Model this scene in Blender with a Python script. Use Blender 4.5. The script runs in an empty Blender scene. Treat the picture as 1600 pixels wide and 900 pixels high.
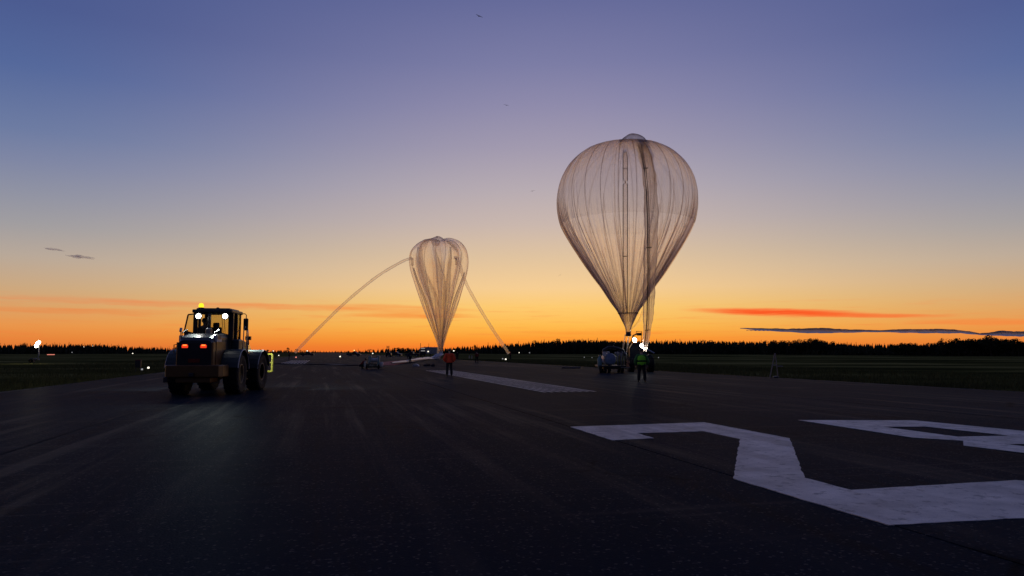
import bpy, math, random
from mathutils import Vector, Matrix
R = math.radians
random.seed(7)
scene = bpy.context.scene
COL = scene.collection

# ------------------------------------------------------------------ camera
F_PX, HOR, CAM_H = 1150.0, 550.0, 1.6
PITCH = math.atan((HOR - 450.0) / F_PX)
cam_data = bpy.data.cameras.new('camera')
cam_data.sensor_width = 36.0
cam_data.lens = F_PX / 1600.0 * 36.0
cam_data.clip_start = 0.1
cam_data.clip_end = 40000.0
cam = bpy.data.objects.new('camera', cam_data)
COL.objects.link(cam)
cam.location = (0, 0, CAM_H)
cam.rotation_euler = (R(90) + PITCH, 0, 0)
scene.camera = cam
scene.view_settings.view_transform = 'Standard'
scene.view_settings.look = 'None'
scene.view_settings.exposure = 0.0
scene.view_settings.gamma = 1.0
scene.cycles.transparent_max_bounces = 48
scene.cycles.max_bounces = 10
scene.cycles.volume_bounces = 6
scene.cycles.use_denoising = True
scene.cycles.sample_clamp_indirect = 4.0


def ray(px, py):
    u, v = (px - 800.0) / F_PX, (450.0 - py) / F_PX
    return Vector((u, math.cos(PITCH) - v * math.sin(PITCH), math.sin(PITCH) + v * math.cos(PITCH)))


def at(px, py, d):
    """the point d metres ahead seen at photograph pixel px, py"""
    r = ray(px, py)
    return Vector((r.x * d / r.y, d, CAM_H + r.z * d / r.y))


def ground(px, py):
    r = ray(px, py)
    t = -CAM_H / r.z
    return Vector((r.x * t, r.y * t, 0.0))


def lin(c):
    out = []
    for x in c[:3]:
        x = x / 255.0
        out.append(x / 12.92 if x <= 0.04045 else ((x + 0.055) / 1.055) ** 2.4)
    return tuple(out) + (1.0,)


# ------------------------------------------------------------------ node helpers
class NT:
    def __init__(s, tree):
        s.t = tree
        s.n = tree.nodes
        s.l = tree.links

    def new(s, kind, **kw):
        n = s.n.new(kind)
        for k, v in kw.items():
            setattr(n, k, v)
        return n

    def put(s, sock, v):
        if hasattr(v, 'is_output'):
            s.l.new(v, sock)
        else:
            sock.default_value = v

    def math(s, op, a, b=None, c=None, clamp=False):
        n = s.new('ShaderNodeMath', operation=op)
        n.use_clamp = clamp
        s.put(n.inputs[0], a)
        if b is not None:
            s.put(n.inputs[1], b)
        if c is not None:
            s.put(n.inputs[2], c)
        return n.outputs[0]

    def mix(s, f, a, b, mode='MIX'):
        n = s.new('ShaderNodeMix', data_type='RGBA', blend_type=mode)
        s.put(n.inputs[0], f)
        s.put(n.inputs[6], a)
        s.put(n.inputs[7], b)
        return n.outputs[2]

    def ramp(s, f, stops, interp='LINEAR'):
        n = s.new('ShaderNodeValToRGB')
        cr = n.color_ramp
        cr.interpolation = interp
        stops = sorted(stops, key=lambda q: q[0])
        while len(cr.elements) < len(stops):
            cr.elements.new(0.5)
        for e, (p, c) in zip(cr.elements, stops):
            e.position = p
        for e, (p, c) in zip(cr.elements, stops):
            e.position = p
            e.color = c if len(c) == 4 else tuple(c) + (1.0,)
        s.put(n.inputs[0], f)
        return n.outputs[0]

    def smooth(s, v, a, b, lo=0.0, hi=1.0):
        n = s.new('ShaderNodeMapRange', interpolation_type='SMOOTHSTEP')
        s.put(n.inputs[0], v)
        n.inputs[1].default_value = a
        n.inputs[2].default_value = b
        n.inputs[3].default_value = lo
        n.inputs[4].default_value = hi
        return n.outputs[0]

    def noise(s, vec, scale, detail=3.0, rough=0.55, dims='3D'):
        n = s.new('ShaderNodeTexNoise', noise_dimensions=dims)
        if vec is not None:
            s.put(n.inputs['Vector'], vec)
        n.inputs['Scale'].default_value = scale
        n.inputs['Detail'].default_value = detail
        n.inputs['Roughness'].default_value = rough
        return n.outputs[0]

    def xyz(s, x, y, z=0.0):
        n = s.new('ShaderNodeCombineXYZ')
        for i, v in enumerate((x, y, z)):
            s.put(n.inputs[i], v)
        return n.outputs[0]

    def mapping(s, vec, scale):
        n = s.new('ShaderNodeMapping')
        s.put(n.inputs[0], vec)
        n.inputs['Scale'].default_value = scale
        return n.outputs[0]


# ------------------------------------------------------------------ sky: a dusk gradient, glowing where the sun went down
def elaz(px, py):
    r = ray(px, py).normalized()
    return math.degrees(math.asin(r.z)), math.degrees(math.atan2(r.x, r.y))


SKY_MID = [(0, 102, 107, 154), (100, 124, 125, 165), (165, 143, 139, 171), (230, 162, 154, 175), (297, 184, 172, 178),
           (350, 202, 183, 174), (400, 224, 195, 160), (450, 247, 206, 147), (480, 254, 203, 112), (510, 255, 187, 77), (530, 254, 156, 50), (546, 250, 120, 38)]
SKY_SIDE = [(0, 75, 91, 144), (100, 84, 104, 155), (200, 108, 123, 162), (250, 126, 134, 164), (300, 143, 146, 163),
            (350, 160, 157, 160), (400, 184, 168, 153), (450, 204, 168, 127), (480, 220, 161, 101), (510, 234, 149, 74), (530, 231, 133, 58), (546, 222, 116, 52)]
GLOW_AZ = 3.0
world = bpy.data.worlds.new('World')
scene.world = world
world.use_nodes = True
W = NT(world.node_tree)
W.n.clear()
tc = W.new('ShaderNodeTexCoord')
nrm = W.new('ShaderNodeVectorMath', operation='NORMALIZE')
W.l.new(tc.outputs['Generated'], nrm.inputs[0])
sep = W.new('ShaderNodeSeparateXYZ')
W.l.new(nrm.outputs[0], sep.inputs[0])
el = W.math('MULTIPLY', W.math('ARCSINE', sep.outputs[2]), 180 / math.pi)
az = W.math('MULTIPLY', W.math('ARCTAN2', sep.outputs[0], sep.outputs[1]), 180 / math.pi)
fac = W.math('MULTIPLY', el, 1 / 90.0, clamp=True)


def stops(tab, px, up):
    out = [(max(0.0, elaz(px, y)[0] / 90.0), lin((r, g, b))) for y, r, g, b in tab]
    return out + up


mid = W.ramp(fac, stops(SKY_MID, 850, [(0.42, lin((80, 88, 142))), (0.6, lin((66, 72, 114))), (1.0, lin((58, 63, 98)))]))
side = W.ramp(fac, stops(SKY_SIDE, 40, [(0.42, lin((66, 80, 134))), (0.6, lin((60, 68, 110))), (1.0, lin((58, 63, 98)))]))
back = W.ramp(fac, [(0.0, lin((34, 38, 56))), (0.07, lin((46, 46, 66))), (0.16, lin((52, 53, 80))), (0.35, lin((50, 57, 94))), (0.6, lin((52, 58, 94))), (1.0, lin((58, 63, 98)))])
daz = W.math('ABSOLUTE', W.math('SUBTRACT', az, GLOW_AZ))
w1 = W.smooth(daz, 0.0, 40.0)
w2 = W.smooth(daz, 38.0, 125.0)
sky = W.mix(w2, W.mix(w1, mid, side), back)
# thin lit cirrus streaks low in the sky: centre px, half length / half thickness in px, tilt, colour, strength
wob = W.noise(W.xyz(W.math('MULTIPLY', az, 0.32), W.math('MULTIPLY', el, 1.6)), 1.0, 5.0, 0.6)
wobc = W.math('SUBTRACT', wob, 0.5)
fine = W.noise(W.xyz(W.math('MULTIPLY', az, 0.25), W.math('MULTIPLY', el, 5.0)), 1.0, 5.0, 0.6)


def streak(sky, px, py, hl, ht, tilt, col, k, wobble=0.5):
    e0, a0 = elaz(px, py)
    da = W.math('SUBTRACT', az, a0)
    u = W.math('DIVIDE', da, math.degrees(hl / F_PX))
    v = W.math('SUBTRACT', el, e0)
    v = W.math('SUBTRACT', v, W.math('MULTIPLY', da, tilt))
    v = W.math('ADD', v, W.math('MULTIPLY', wobc, wobble))
    v = W.math('DIVIDE', v, math.degrees(ht / F_PX))
    d = W.math('ADD', W.math('MULTIPLY', u, u), W.math('MULTIPLY', v, v))
    m = W.smooth(d, 0.0, 1.0, 1.0, 0.0)
    m = W.math('MULTIPLY', m, W.smooth(fine, 0.2, 0.62, 0.45, 1.0))
    return W.mix(W.math('MULTIPLY', m, k), sky, lin(col))


sky = streak(sky, 1215, 488, 150, 7.5, -0.042, (252, 84, 32), 1.0, 0.22)
sky = streak(sky, 1350, 493, 130, 4, -0.03, (250, 100, 42), 0.7, 0.15)
sky = streak(sky, 250, 474, 230, 6, -0.012, (238, 120, 66), 0.4, 0.35)
sky = streak(sky, 460, 480, 120, 6, -0.02, (244, 124, 58), 0.42, 0.35)
sky = streak(sky, 610, 482, 150, 8, -0.015, (246, 126, 48), 0.42, 0.3)
sky = streak(sky, 640, 493, 120, 6, 0.0, (246, 122, 44), 0.6, 0.3)
sky = streak(sky, 110, 486, 160, 5, 0.0, (236, 124, 62), 0.45, 0.3)
sky = streak(sky, 1540, 503, 120, 6, -0.02, (250, 128, 58), 0.55, 0.25)
sky = streak(sky, 950, 520, 160, 4, 0.0, (252, 140, 50), 0.4, 0.3)
band = W.math('MULTIPLY', W.smooth(el, 0.3, 1.2), W.smooth(el, 2.6, 4.6, 1.0, 0.0))
band = W.math('MULTIPLY', band, W.smooth(fine, 0.5, 0.75))
band = W.math('MULTIPLY', band, W.smooth(daz, 45.0, 80.0, 1.0, 0.0))
sky = W.mix(W.math('MULTIPLY', band, 0.3), sky, lin((244, 120, 60)))
bg = W.new('ShaderNodeBackground')
W.l.new(sky, bg.inputs[0])
bg.inputs[1].default_value = 1.0
wo = W.new('ShaderNodeOutputWorld')
W.l.new(bg.outputs[0], wo.inputs[0])
world.cycles.sampling_method = 'MANUAL'
world.cycles.sample_map_resolution = 1024


# ------------------------------------------------------------------ materials
def mat(name, color=(0.2, 0.2, 0.2), rough=0.6, metal=0.0, spec=0.5, var=0.15, vscale=3.0, coat=0.0, bump=0.0, bscale=40.0):
    m = bpy.data.materials.new(name)
    m.use_nodes = True
    N = NT(m.node_tree)
    b = N.n['Principled BSDF']
    b.inputs['Roughness'].default_value = rough
    b.inputs['Metallic'].default_value = metal
    b.inputs['Specular IOR Level'].default_value = spec
    b.inputs['Coat Weight'].default_value = coat
    t = N.new('ShaderNodeTexCoord')
    nz = N.noise(t.outputs['Object'], vscale, 4.0)
    lo = tuple(c * (1 - var) for c in color) + (1,)
    hi = tuple(min(1, c * (1 + var)) for c in color) + (1,)
    N.l.new(N.ramp(nz, [(0.3, lo), (0.7, hi)]), b.inputs['Base Color'])
    N.l.new(N.math('MULTIPLY_ADD', nz, 0.25, rough - 0.12, clamp=True), b.inputs['Roughness'])
    if bump:
        bn = N.new('ShaderNodeBump')
        bn.inputs['Strength'].default_value = bump
        bn.inputs['Distance'].default_value = 0.02
        N.l.new(N.noise(t.outputs['Object'], bscale, 3.0), bn.inputs['Height'])
        N.l.new(bn.outputs[0], b.inputs['Normal'])
    return m


def glow(name, color, strength):
    m = bpy.data.materials.new(name)
    m.use_nodes = True
    b = m.node_tree.nodes['Principled BSDF']
    b.inputs['Base Color'].default_value = tuple(color) + (1,)
    b.inputs['Emission Color'].default_value = tuple(color) + (1,)
    b.inputs['Emission Strength'].default_value = strength
    return m


def film(name, tau, color=(1.0, 0.95, 0.9), gloss=0.015, fwd=0.98, tint=(0.985, 0.965, 0.945), frost=0.9, gathered=0.6):
    """thin translucent polythene: the longer the light's path through the sheet, the more it scatters"""
    m = bpy.data.materials.new(name)
    m.use_nodes = True
    N = NT(m.node_tree)
    N.n.remove(N.n['Principled BSDF'])
    out = N.n['Material Output']
    g = N.new('ShaderNodeNewGeometry')
    dp = N.new('ShaderNodeVectorMath', operation='DOT_PRODUCT')
    N.l.new(g.outputs['Normal'], dp.inputs[0])
    N.l.new(g.outputs['Incoming'], dp.inputs[1])
    c = N.math('MAXIMUM', N.math('ABSOLUTE', dp.outputs['Value']), 0.2)
    t = N.new('ShaderNodeTexCoord')
    cr = N.noise(N.mapping(t.outputs['Object'], (6.0, 6.0, 0.06)), 1.0, 2.0, 0.5)
    wide_ = N.noise(N.mapping(t.outputs['Object'], (2.2, 2.2, 0.3)), 1.0, 3.0)
    gather = N.math('MULTIPLY', N.smooth(cr, 0.4, 0.75), gathered)
    tv = N.math('MULTIPLY', N.math('ADD', N.math('MULTIPLY_ADD', wide_, 0.7, 0.35), gather), tau)
    a = N.math('SUBTRACT', 1.0, N.math('EXPONENT', N.math('MULTIPLY', N.math('DIVIDE', tv, c), -1.0)))
    tr = N.new('ShaderNodeBsdfTransparent')
    tr.inputs[0].default_value = tuple(tint) + (1,)
    df = N.new('ShaderNodeBsdfDiffuse')
    tl = N.new('ShaderNodeBsdfTranslucent')
    gl = N.new('ShaderNodeBsdfGlossy')
    for n_ in (df, tl):
        n_.inputs['Color'].default_value = tuple(color) + (1,)
    gl.inputs['Roughness'].default_value = 0.18
    m1 = N.new('ShaderNodeMixShader')
    m1.inputs[0].default_value = fwd
    N.l.new(df.outputs[0], m1.inputs[1])
    N.l.new(tl.outputs[0], m1.inputs[2])
    # most of the scattered light keeps going forward, blurred as through frosted sheet
    rf = N.new('ShaderNodeBsdfRefraction', distribution='GGX')
    rf.inputs['Color'].default_value = (1.0, 0.955, 0.92, 1) if color[0] > 0.95 else tuple(color) + (1,)
    rf.inputs['Roughness'].default_value = 0.48
    N.l.new(N.math('MULTIPLY_ADD', g.outputs['Backfacing'], 1 / 1.18 - 1.18, 1.18), rf.inputs['IOR'])
    m0 = N.new('ShaderNodeMixShader')
    m0.inputs[0].default_value = frost
    N.l.new(m1.outputs[0], m0.inputs[1])
    N.l.new(rf.outputs[0], m0.inputs[2])
    m2 = N.new('ShaderNodeMixShader')
    N.l.new(a, m2.inputs[0])
    N.l.new(tr.outputs[0], m2.inputs[1])
    N.l.new(m0.outputs[0], m2.inputs[2])
    m3 = N.new('ShaderNodeMixShader')
    m3.inputs[0].default_value = gloss
    N.l.new(m2.outputs[0], m3.inputs[1])
    N.l.new(gl.outputs[0], m3.inputs[2])
    N.l.new(m3.outputs[0], out.inputs['Surface'])
    return m


def glass(name, tint=(0.86, 0.88, 0.8)):
    m = bpy.data.materials.new(name)
    m.use_nodes = True
    N = NT(m.node_tree)
    N.n.remove(N.n['Principled BSDF'])
    fr = N.new('ShaderNodeFresnel')
    tr = N.new('ShaderNodeBsdfTransparent')
    tr.inputs[0].default_value = tuple(tint) + (1,)
    gl = N.new('ShaderNodeBsdfGlossy')
    gl.inputs['Roughness'].default_value = 0.03
    mx = N.new('ShaderNodeMixShader')
    N.l.new(fr.outputs[0], mx.inputs[0])
    N.l.new(tr.outputs[0], mx.inputs[1])
    N.l.new(gl.outputs[0], mx.inputs[2])
    N.l.new(mx.outputs[0], N.n['Material Output'].inputs['Surface'])
    return m


M = {}
M['steel'] = mat('dark_steel', (0.06, 0.06, 0.065), 0.45, 0.6)
M['black'] = mat('black_paint', (0.025, 0.025, 0.028), 0.4)
M['hood'] = mat('dark_hood_paint', (0.035, 0.04, 0.045), 0.4, coat=0.12)
M['yellow'] = mat('loader_yellow', (0.16, 0.075, 0.016), 0.4, coat=0.2)
M['fender'] = mat('fender_plastic', (0.022, 0.04, 0.042), 0.42)
M['rubber'] = mat('tyre_rubber', (0.018, 0.018, 0.019), 0.8, spec=0.3)
M['rim'] = mat('rim_paint', (0.12, 0.09, 0.06), 0.5)
M['grey'] = mat('grey_metal', (0.45, 0.45, 0.46), 0.4, 0.2)
M['chrome'] = mat('galvanised', (0.5, 0.5, 0.5), 0.3, 0.9)
M['hivis'] = mat('reflective_yellow', (0.42, 0.44, 0.05), 0.5)
M['navy'] = mat('navy_cloth', (0.018, 0.02, 0.028), 0.9, spec=0.2, bump=0.4)
M['red'] = mat('red_jacket', (0.62, 0.065, 0.03), 0.8, spec=0.25, bump=0.4)
M['darkred'] = mat('dark_red_jacket', (0.22, 0.03, 0.02), 0.8, spec=0.25)
M['green'] = mat('green_vest', (0.3, 0.95, 0.05), 0.75, spec=0.25, bump=0.4)
M['teal'] = mat('teal_paint', (0.14, 0.28, 0.32), 0.4)
M['blue'] = mat('blue_tank', (0.2, 0.27, 0.42), 0.45)
M['skin'] = mat('skin', (0.45, 0.27, 0.2), 0.6)
M['hair'] = mat('hair', (0.02, 0.015, 0.012), 0.7)
M['white'] = mat('white_paint', (0.7, 0.7, 0.68), 0.5)
M['silverband'] = mat('silver_band', (0.35, 0.36, 0.36), 0.35)
M['wood'] = mat('brown_crate', (0.16, 0.08, 0.04), 0.7)
M['redcloth'] = mat('red_cloth', (0.4, 0.06, 0.05), 0.85)
M['bird'] = mat('bird_plumage', (0.08, 0.07, 0.075), 0.8)
M['glass'] = glass('cab_glass')
M['lampw'] = glow('lamp_white', (1.0, 0.98, 0.9), 24.0)
M['lampc'] = glow('lamp_warm', (1.0, 0.9, 0.6), 26.0)
M['edge'] = glow('edge_lamp', (1.0, 0.93, 0.75), 1.7)
M['edger'] = glow('edge_lamp_red', (1.0, 0.3, 0.2), 0.9)
M['tail'] = glow('tail_lamp', (1.0, 0.05, 0.012), 0.95)
M['tailbulb'] = glow('tail_bulb', (1.0, 0.32, 0.05), 1.5)
M['amber'] = glow('beacon_lamp', (1.0, 0.72, 0.02), 1.4)
M['film'] = film('balloon_film', 0.46, gathered=0.4)
M['filmcap'] = film('balloon_cap_film', 0.18, (0.78, 0.735, 0.715), tint=(0.97, 0.96, 0.95), gathered=0.2)
M['film2'] = film('limp_balloon_film', 0.42)
M['tube'] = film('tube_film', 0.4, (0.94, 0.88, 0.84), frost=0.7, gathered=0.0)
M['tape'] = film('seam_tape', 0.42, (0.55, 0.47, 0.44), tint=(0.88, 0.85, 0.83), frost=0.3)
M['line'] = film('duct_edge', 2.2, (0.2, 0.17, 0.18))
M['groundfilm'] = mat('bundled_film', (0.72, 0.7, 0.68), 0.35)


# ------------------------------------------------------------------ mesh builder
class MB:
    def __init__(s, M_=None):
        s.v, s.f, s.mi = [], [], []
        s.M = M_

    def add(s, vs, fs, mi=0, T=None):
        o = len(s.v)
        for p in vs:
            p = Vector(p)
            if T is not None:
                p = T @ p
            s.v.append(p)
        for f in fs:
            s.f.append(tuple(i + o for i in f))
            s.mi.append(mi)
        return s

    def box(s, x0, x1, y0, y1, z0, z1, mi=0, T=None):
        vs = [(x, y, z) for z in (z0, z1) for y in (y0, y1) for x in (x0, x1)]
        return s.add(vs, [(0, 2, 3, 1), (4, 5, 7, 6), (0, 1, 5, 4), (2, 6, 7, 3), (0, 4, 6, 2), (1, 3, 7, 5)], mi, T)

    def prism(s, pts, axis, a, b, mi=0, T=None):
        """polygon pts in the plane across axis (0 = x, 1 = y, 2 = z), from a to b"""
        def w(p, t):
            return {0: (t, p[0], p[1]), 1: (p[0], t, p[1]), 2: (p[0], p[1], t)}[axis]
        n = len(pts)
        vs = [w(p, a) for p in pts] + [w(p, b) for p in pts]
        fs = [tuple(range(n))[::-1], tuple(range(n, 2 * n))]
        fs += [(i, (i + 1) % n, (i + 1) % n + n, i + n) for i in range(n)]
        return s.add(vs, fs, mi, T)

    def tube(s, path, rad, n=8, mi=0, cap=True, flat=1.0, T=None):
        path = [Vector(p) for p in path]
        k = len(path)
        rads = rad if isinstance(rad, (list, tuple)) else [rad] * k
        vs, fs = [], []
        up = Vector((0, 0, 1))
        for i, p in enumerate(path):
            t = (path[min(i + 1, k - 1)] - path[max(i - 1, 0)]).normalized()
            ref = up if abs(t.z) < 0.95 else Vector((0, 1, 0))
            a = t.cross(ref).normalized()
            b = a.cross(t).normalized()
            for j in range(n):
                w = 2 * math.pi * j / n
                vs.append(p + (a * math.cos(w) + b * math.sin(w) * flat) * rads[i])
        for i in range(k - 1):
            for j in range(n):
                j2 = (j + 1) % n
                fs.append((i * n + j, i * n + j2, (i + 1) * n + j2, (i + 1) * n + j))
        if cap:
            fs.append(tuple(range(n))[::-1])
            fs.append(tuple((k - 1) * n + j for j in range(n)))
        return s.add(vs, fs, mi, T)

    def lathe(s, prof, n=24, axis=2, mi=0, T=None, c=(0, 0, 0)):
        """prof: (radius, height) pairs, turned about the axis through c"""
        vs, fs = [], []
        for r, h in prof:
            for j in range(n):
                w = 2 * math.pi * j / n
                a, b = r * math.cos(w), r * math.sin(w)
                p = {0: (h, a, b), 1: (a, h, b), 2: (a, b, h)}[axis]
                vs.append((p[0] + c[0], p[1] + c[1], p[2] + c[2]))
        k = len(prof)
        for i in range(k - 1):
            for j in range(n):
                j2 = (j + 1) % n
                fs.append((i * n + j, i * n + j2, (i + 1) * n + j2, (i + 1) * n + j))
        if prof[0][0] > 1e-4:
            fs.append(tuple(range(n))[::-1])
        if prof[-1][0] > 1e-4:
            fs.append(tuple((k - 1) * n + j for j in range(n)))
        return s.add(vs, fs, mi, T)

    def mesh(s, name, mats, smooth=False):
        me = bpy.data.meshes.new(name)
        vs = [(s.M @ p if s.M else p) for p in s.v]
        me.from_pydata([tuple(p) for p in vs], [], s.f)
        for m in (mats if isinstance(mats, (list, tuple)) else [mats]):
            me.materials.append(m)
        me.polygons.foreach_set('material_index', s.mi)
        if smooth:
            me.polygons.foreach_set('use_smooth', [True] * len(s.f))
        me.update()
        return me

    def build(s, name, mats, parent=None, bevel=0.0, smooth=False):
        return link(name, s.mesh(name, mats, smooth), parent, bevel, smooth)


def link(name, me, parent=None, bevel=0.0, smooth=False):
    o = bpy.data.objects.new(name, me)
    COL.objects.link(o)
    if parent is not None:
        o.parent = parent
    if bevel:
        b = o.modifiers.new('bevel', 'BEVEL')
        b.width = bevel
        b.segments = 2
        b.limit_method = 'ANGLE'
        b.angle_limit = R(35)
        if smooth:
            pass
    return o


def thing(name, label, cat, loc=(0, 0, 0), rz=0.0, group=None):
    o = bpy.data.objects.new(name, None)
    COL.objects.link(o)
    o.empty_display_size = 0.2
    o.location = loc
    o.rotation_euler = (0, 0, rz)
    o['label'] = label
    o['category'] = cat
    if group:
        o['group'] = group
    return o


def tag(o, label, cat, group=None):
    o['label'] = label
    o['category'] = cat
    if group:
        o['group'] = group
    return o


def dup(root, loc, rz=0.0, label=None, scale=None):
    kids = {}
    r = root.copy()
    COL.objects.link(r)
    r.location = loc
    r.rotation_euler = (0, 0, rz)
    if scale:
        r.scale = scale
    if label:
        r['label'] = label

    def rec(src, dst):
        for ch in src.children:
            c = ch.copy()
            COL.objects.link(c)
            c.parent = dst
            rec(ch, c)
    rec(root, r)
    return r


def lamp(name, kind, loc, power, color, parent=None, target=None, spot=100, blend=0.6, size=0.1):
    d = bpy.data.lights.new(name, kind)
    d.energy = power
    d.color = color
    d.shadow_soft_size = size
    if kind == 'SPOT':
        d.spot_size = R(spot)
        d.spot_blend = blend
    o = bpy.data.objects.new(name, d)
    COL.objects.link(o)
    o.location = loc
    if parent:
        o.parent = parent
    if target is not None:
        o.rotation_euler = (Vector(target) - Vector(loc)).to_track_quat('-Z', 'Y').to_euler()
    return o
# ------------------------------------------------------------------ ground: field and runway
RA = R(14.2)            # the runway runs off to the left of the view
CA, SA = math.cos(RA), math.sin(RA)


def to_rwy(p):
    return p.x * CA + p.y * SA, -p.x * SA + p.y * CA


def from_rwy(l, a):
    return Vector((l * CA - a * SA, l * SA + a * CA, 0))


EDGE_L, EDGE_R = -12.5, 27.5


def field_material():
    m = bpy.data.materials.new('dry_grass_field')
    m.use_nodes = True
    N = NT(m.node_tree)
    b = N.n['Principled BSDF']
    t = N.new('ShaderNodeTexCoord')
    big = N.noise(N.mapping(t.outputs['Object'], (0.02, 0.05, 0.05)), 1.0, 5.0, 0.6)
    small = N.noise(t.outputs['Object'], 2.2, 4.0, 0.7)
    c = N.ramp(big, [(0.4, (0.04, 0.043, 0.014, 1)), (0.5, (0.12, 0.116, 0.034, 1)), (0.6, (0.3, 0.27, 0.09, 1))])
    c = N.mix(N.math('MULTIPLY', small, 0.6), c, (0.03, 0.034, 0.012, 1))
    N.l.new(c, b.inputs['Base Color'])
    b.inputs['Roughness'].default_value = 0.95
    b.inputs['Specular IOR Level'].default_value = 0.0
    bp = N.new('ShaderNodeBump')
    bp.inputs['Strength'].default_value = 0.8
    bp.inputs['Distance'].default_value = 0.15
    N.l.new(small, bp.inputs['Height'])
    N.l.new(bp.outputs[0], b.inputs['Normal'])
    return m


def asphalt_material():
    m = bpy.data.materials.new('worn_asphalt')
    m.use_nodes = True
    N = NT(m.node_tree)
    b = N.n['Principled BSDF']
    t = N.new('ShaderNodeTexCoord')
    oi = N.new('ShaderNodeObjectInfo')
    co = t.outputs['Object']
    streak_ = N.noise(N.mapping(co, (1.5, 0.04, 1.0)), 1.0, 6.0, 0.65)
    wide = N.noise(N.mapping(co, (0.22, 0.02, 1.0)), 1.0, 4.0, 0.6)
    cross = N.noise(N.mapping(co, (0.05, 1.1, 1.0)), 1.0, 5.0, 0.7)
    patch = N.noise(co, 0.35, 5.0, 0.6)
    agg = N.new('ShaderNodeTexVoronoi')
    N.l.new(co, agg.inputs['Vector'])
    agg.inputs['Scale'].default_value = 42.0
    grain = N.noise(co, 90.0, 2.0, 0.7)
    c = N.ramp(wide, [(0.3, (0.009, 0.017, 0.030, 1)), (0.7, (0.022, 0.033, 0.047, 1))])
    brk = N.noise(N.mapping(co, (0.16, 0.05, 1.0)), 1.0, 4.0, 0.6)
    smask = N.math('MULTIPLY', N.smooth(streak_, 0.48, 0.68), N.smooth(brk, 0.38, 0.6))
    c = N.mix(smask, c, (0.085, 0.075, 0.066, 1))
    c = N.mix(N.math('MULTIPLY', N.smooth(cross, 0.56, 0.72), 0.35), c, (0.1, 0.09, 0.082, 1))
    c = N.mix(N.math('MULTIPLY', N.smooth(streak_, 0.46, 0.3), 0.6), c, (0.012, 0.012, 0.013, 1))
    c = N.mix(N.math('MULTIPLY', N.smooth(patch, 0.45, 0.7), 0.3), c, (0.018, 0.018, 0.02, 1))
    lightstone = N.math('MULTIPLY', N.smooth(agg.outputs['Color'], 0.78, 0.95), 0.7)
    c = N.mix(lightstone, c, (0.16, 0.155, 0.15, 1))
    c = N.mix(N.math('MULTIPLY_ADD', oi.outputs['Random'], 0.3, 0.0), c, (0.018, 0.018, 0.02, 1))
    cw_ = N.noise(co, 0.8, 4.0, 0.6)
    ck = N.new('ShaderNodeTexVoronoi', feature='DISTANCE_TO_EDGE')
    wv = N.new('ShaderNodeVectorMath', operation='ADD')
    N.l.new(co, wv.inputs[0])
    N.l.new(N.xyz(N.math('MULTIPLY', cw_, 1.6), N.math('MULTIPLY', cw_, 1.2)), wv.inputs[1])
    N.l.new(wv.outputs[0], ck.inputs['Vector'])
    ck.inputs['Scale'].default_value = 0.17
    crack = N.math('MULTIPLY', N.smooth(ck.outputs['Distance'], 0.0, 0.012, 1.0, 0.0), N.smooth(patch, 0.5, 0.62))
    c = N.mix(N.math('MULTIPLY', crack, 0.75), c, (0.006, 0.007, 0.009, 1))
    tr_j = N.noise(N.mapping(co, (0.02, 0.55, 1.0)), 1.0, 1.0, 0.4)
    joint = N.math('MULTIPLY', N.smooth(N.math('ABSOLUTE', N.math('SUBTRACT', tr_j, 0.56)), 0.0, 0.012, 1.0, 0.0), N.smooth(brk, 0.4, 0.6))
    c = N.mix(N.math('MULTIPLY', joint, 0.5), c, (0.09, 0.085, 0.08, 1))
    N.l.new(c, b.inputs['Base Color'])
    N.l.new(N.math('MULTIPLY_ADD', streak_, 0.2, 0.42, clamp=True), b.inputs['Roughness'])
    N.l.new(N.math('MULTIPLY_ADD', smask, 0.0065, 0.0013), b.inputs['Specular IOR Level'])
    b.inputs['Specular Tint'].default_value = (0.62, 0.82, 1.0, 1)
    bp = N.new('ShaderNodeBump')
    bp.inputs['Strength'].default_value = 0.4
    bp.inputs['Distance'].default_value = 0.012
    h = N.math('ADD', N.math('MULTIPLY', agg.outputs['Distance'], -1.0), N.math('MULTIPLY', grain, 0.5))
    N.l.new(h, bp.inputs['Height'])
    N.l.new(bp.outputs[0], b.inputs['Normal'])
    return m


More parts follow.
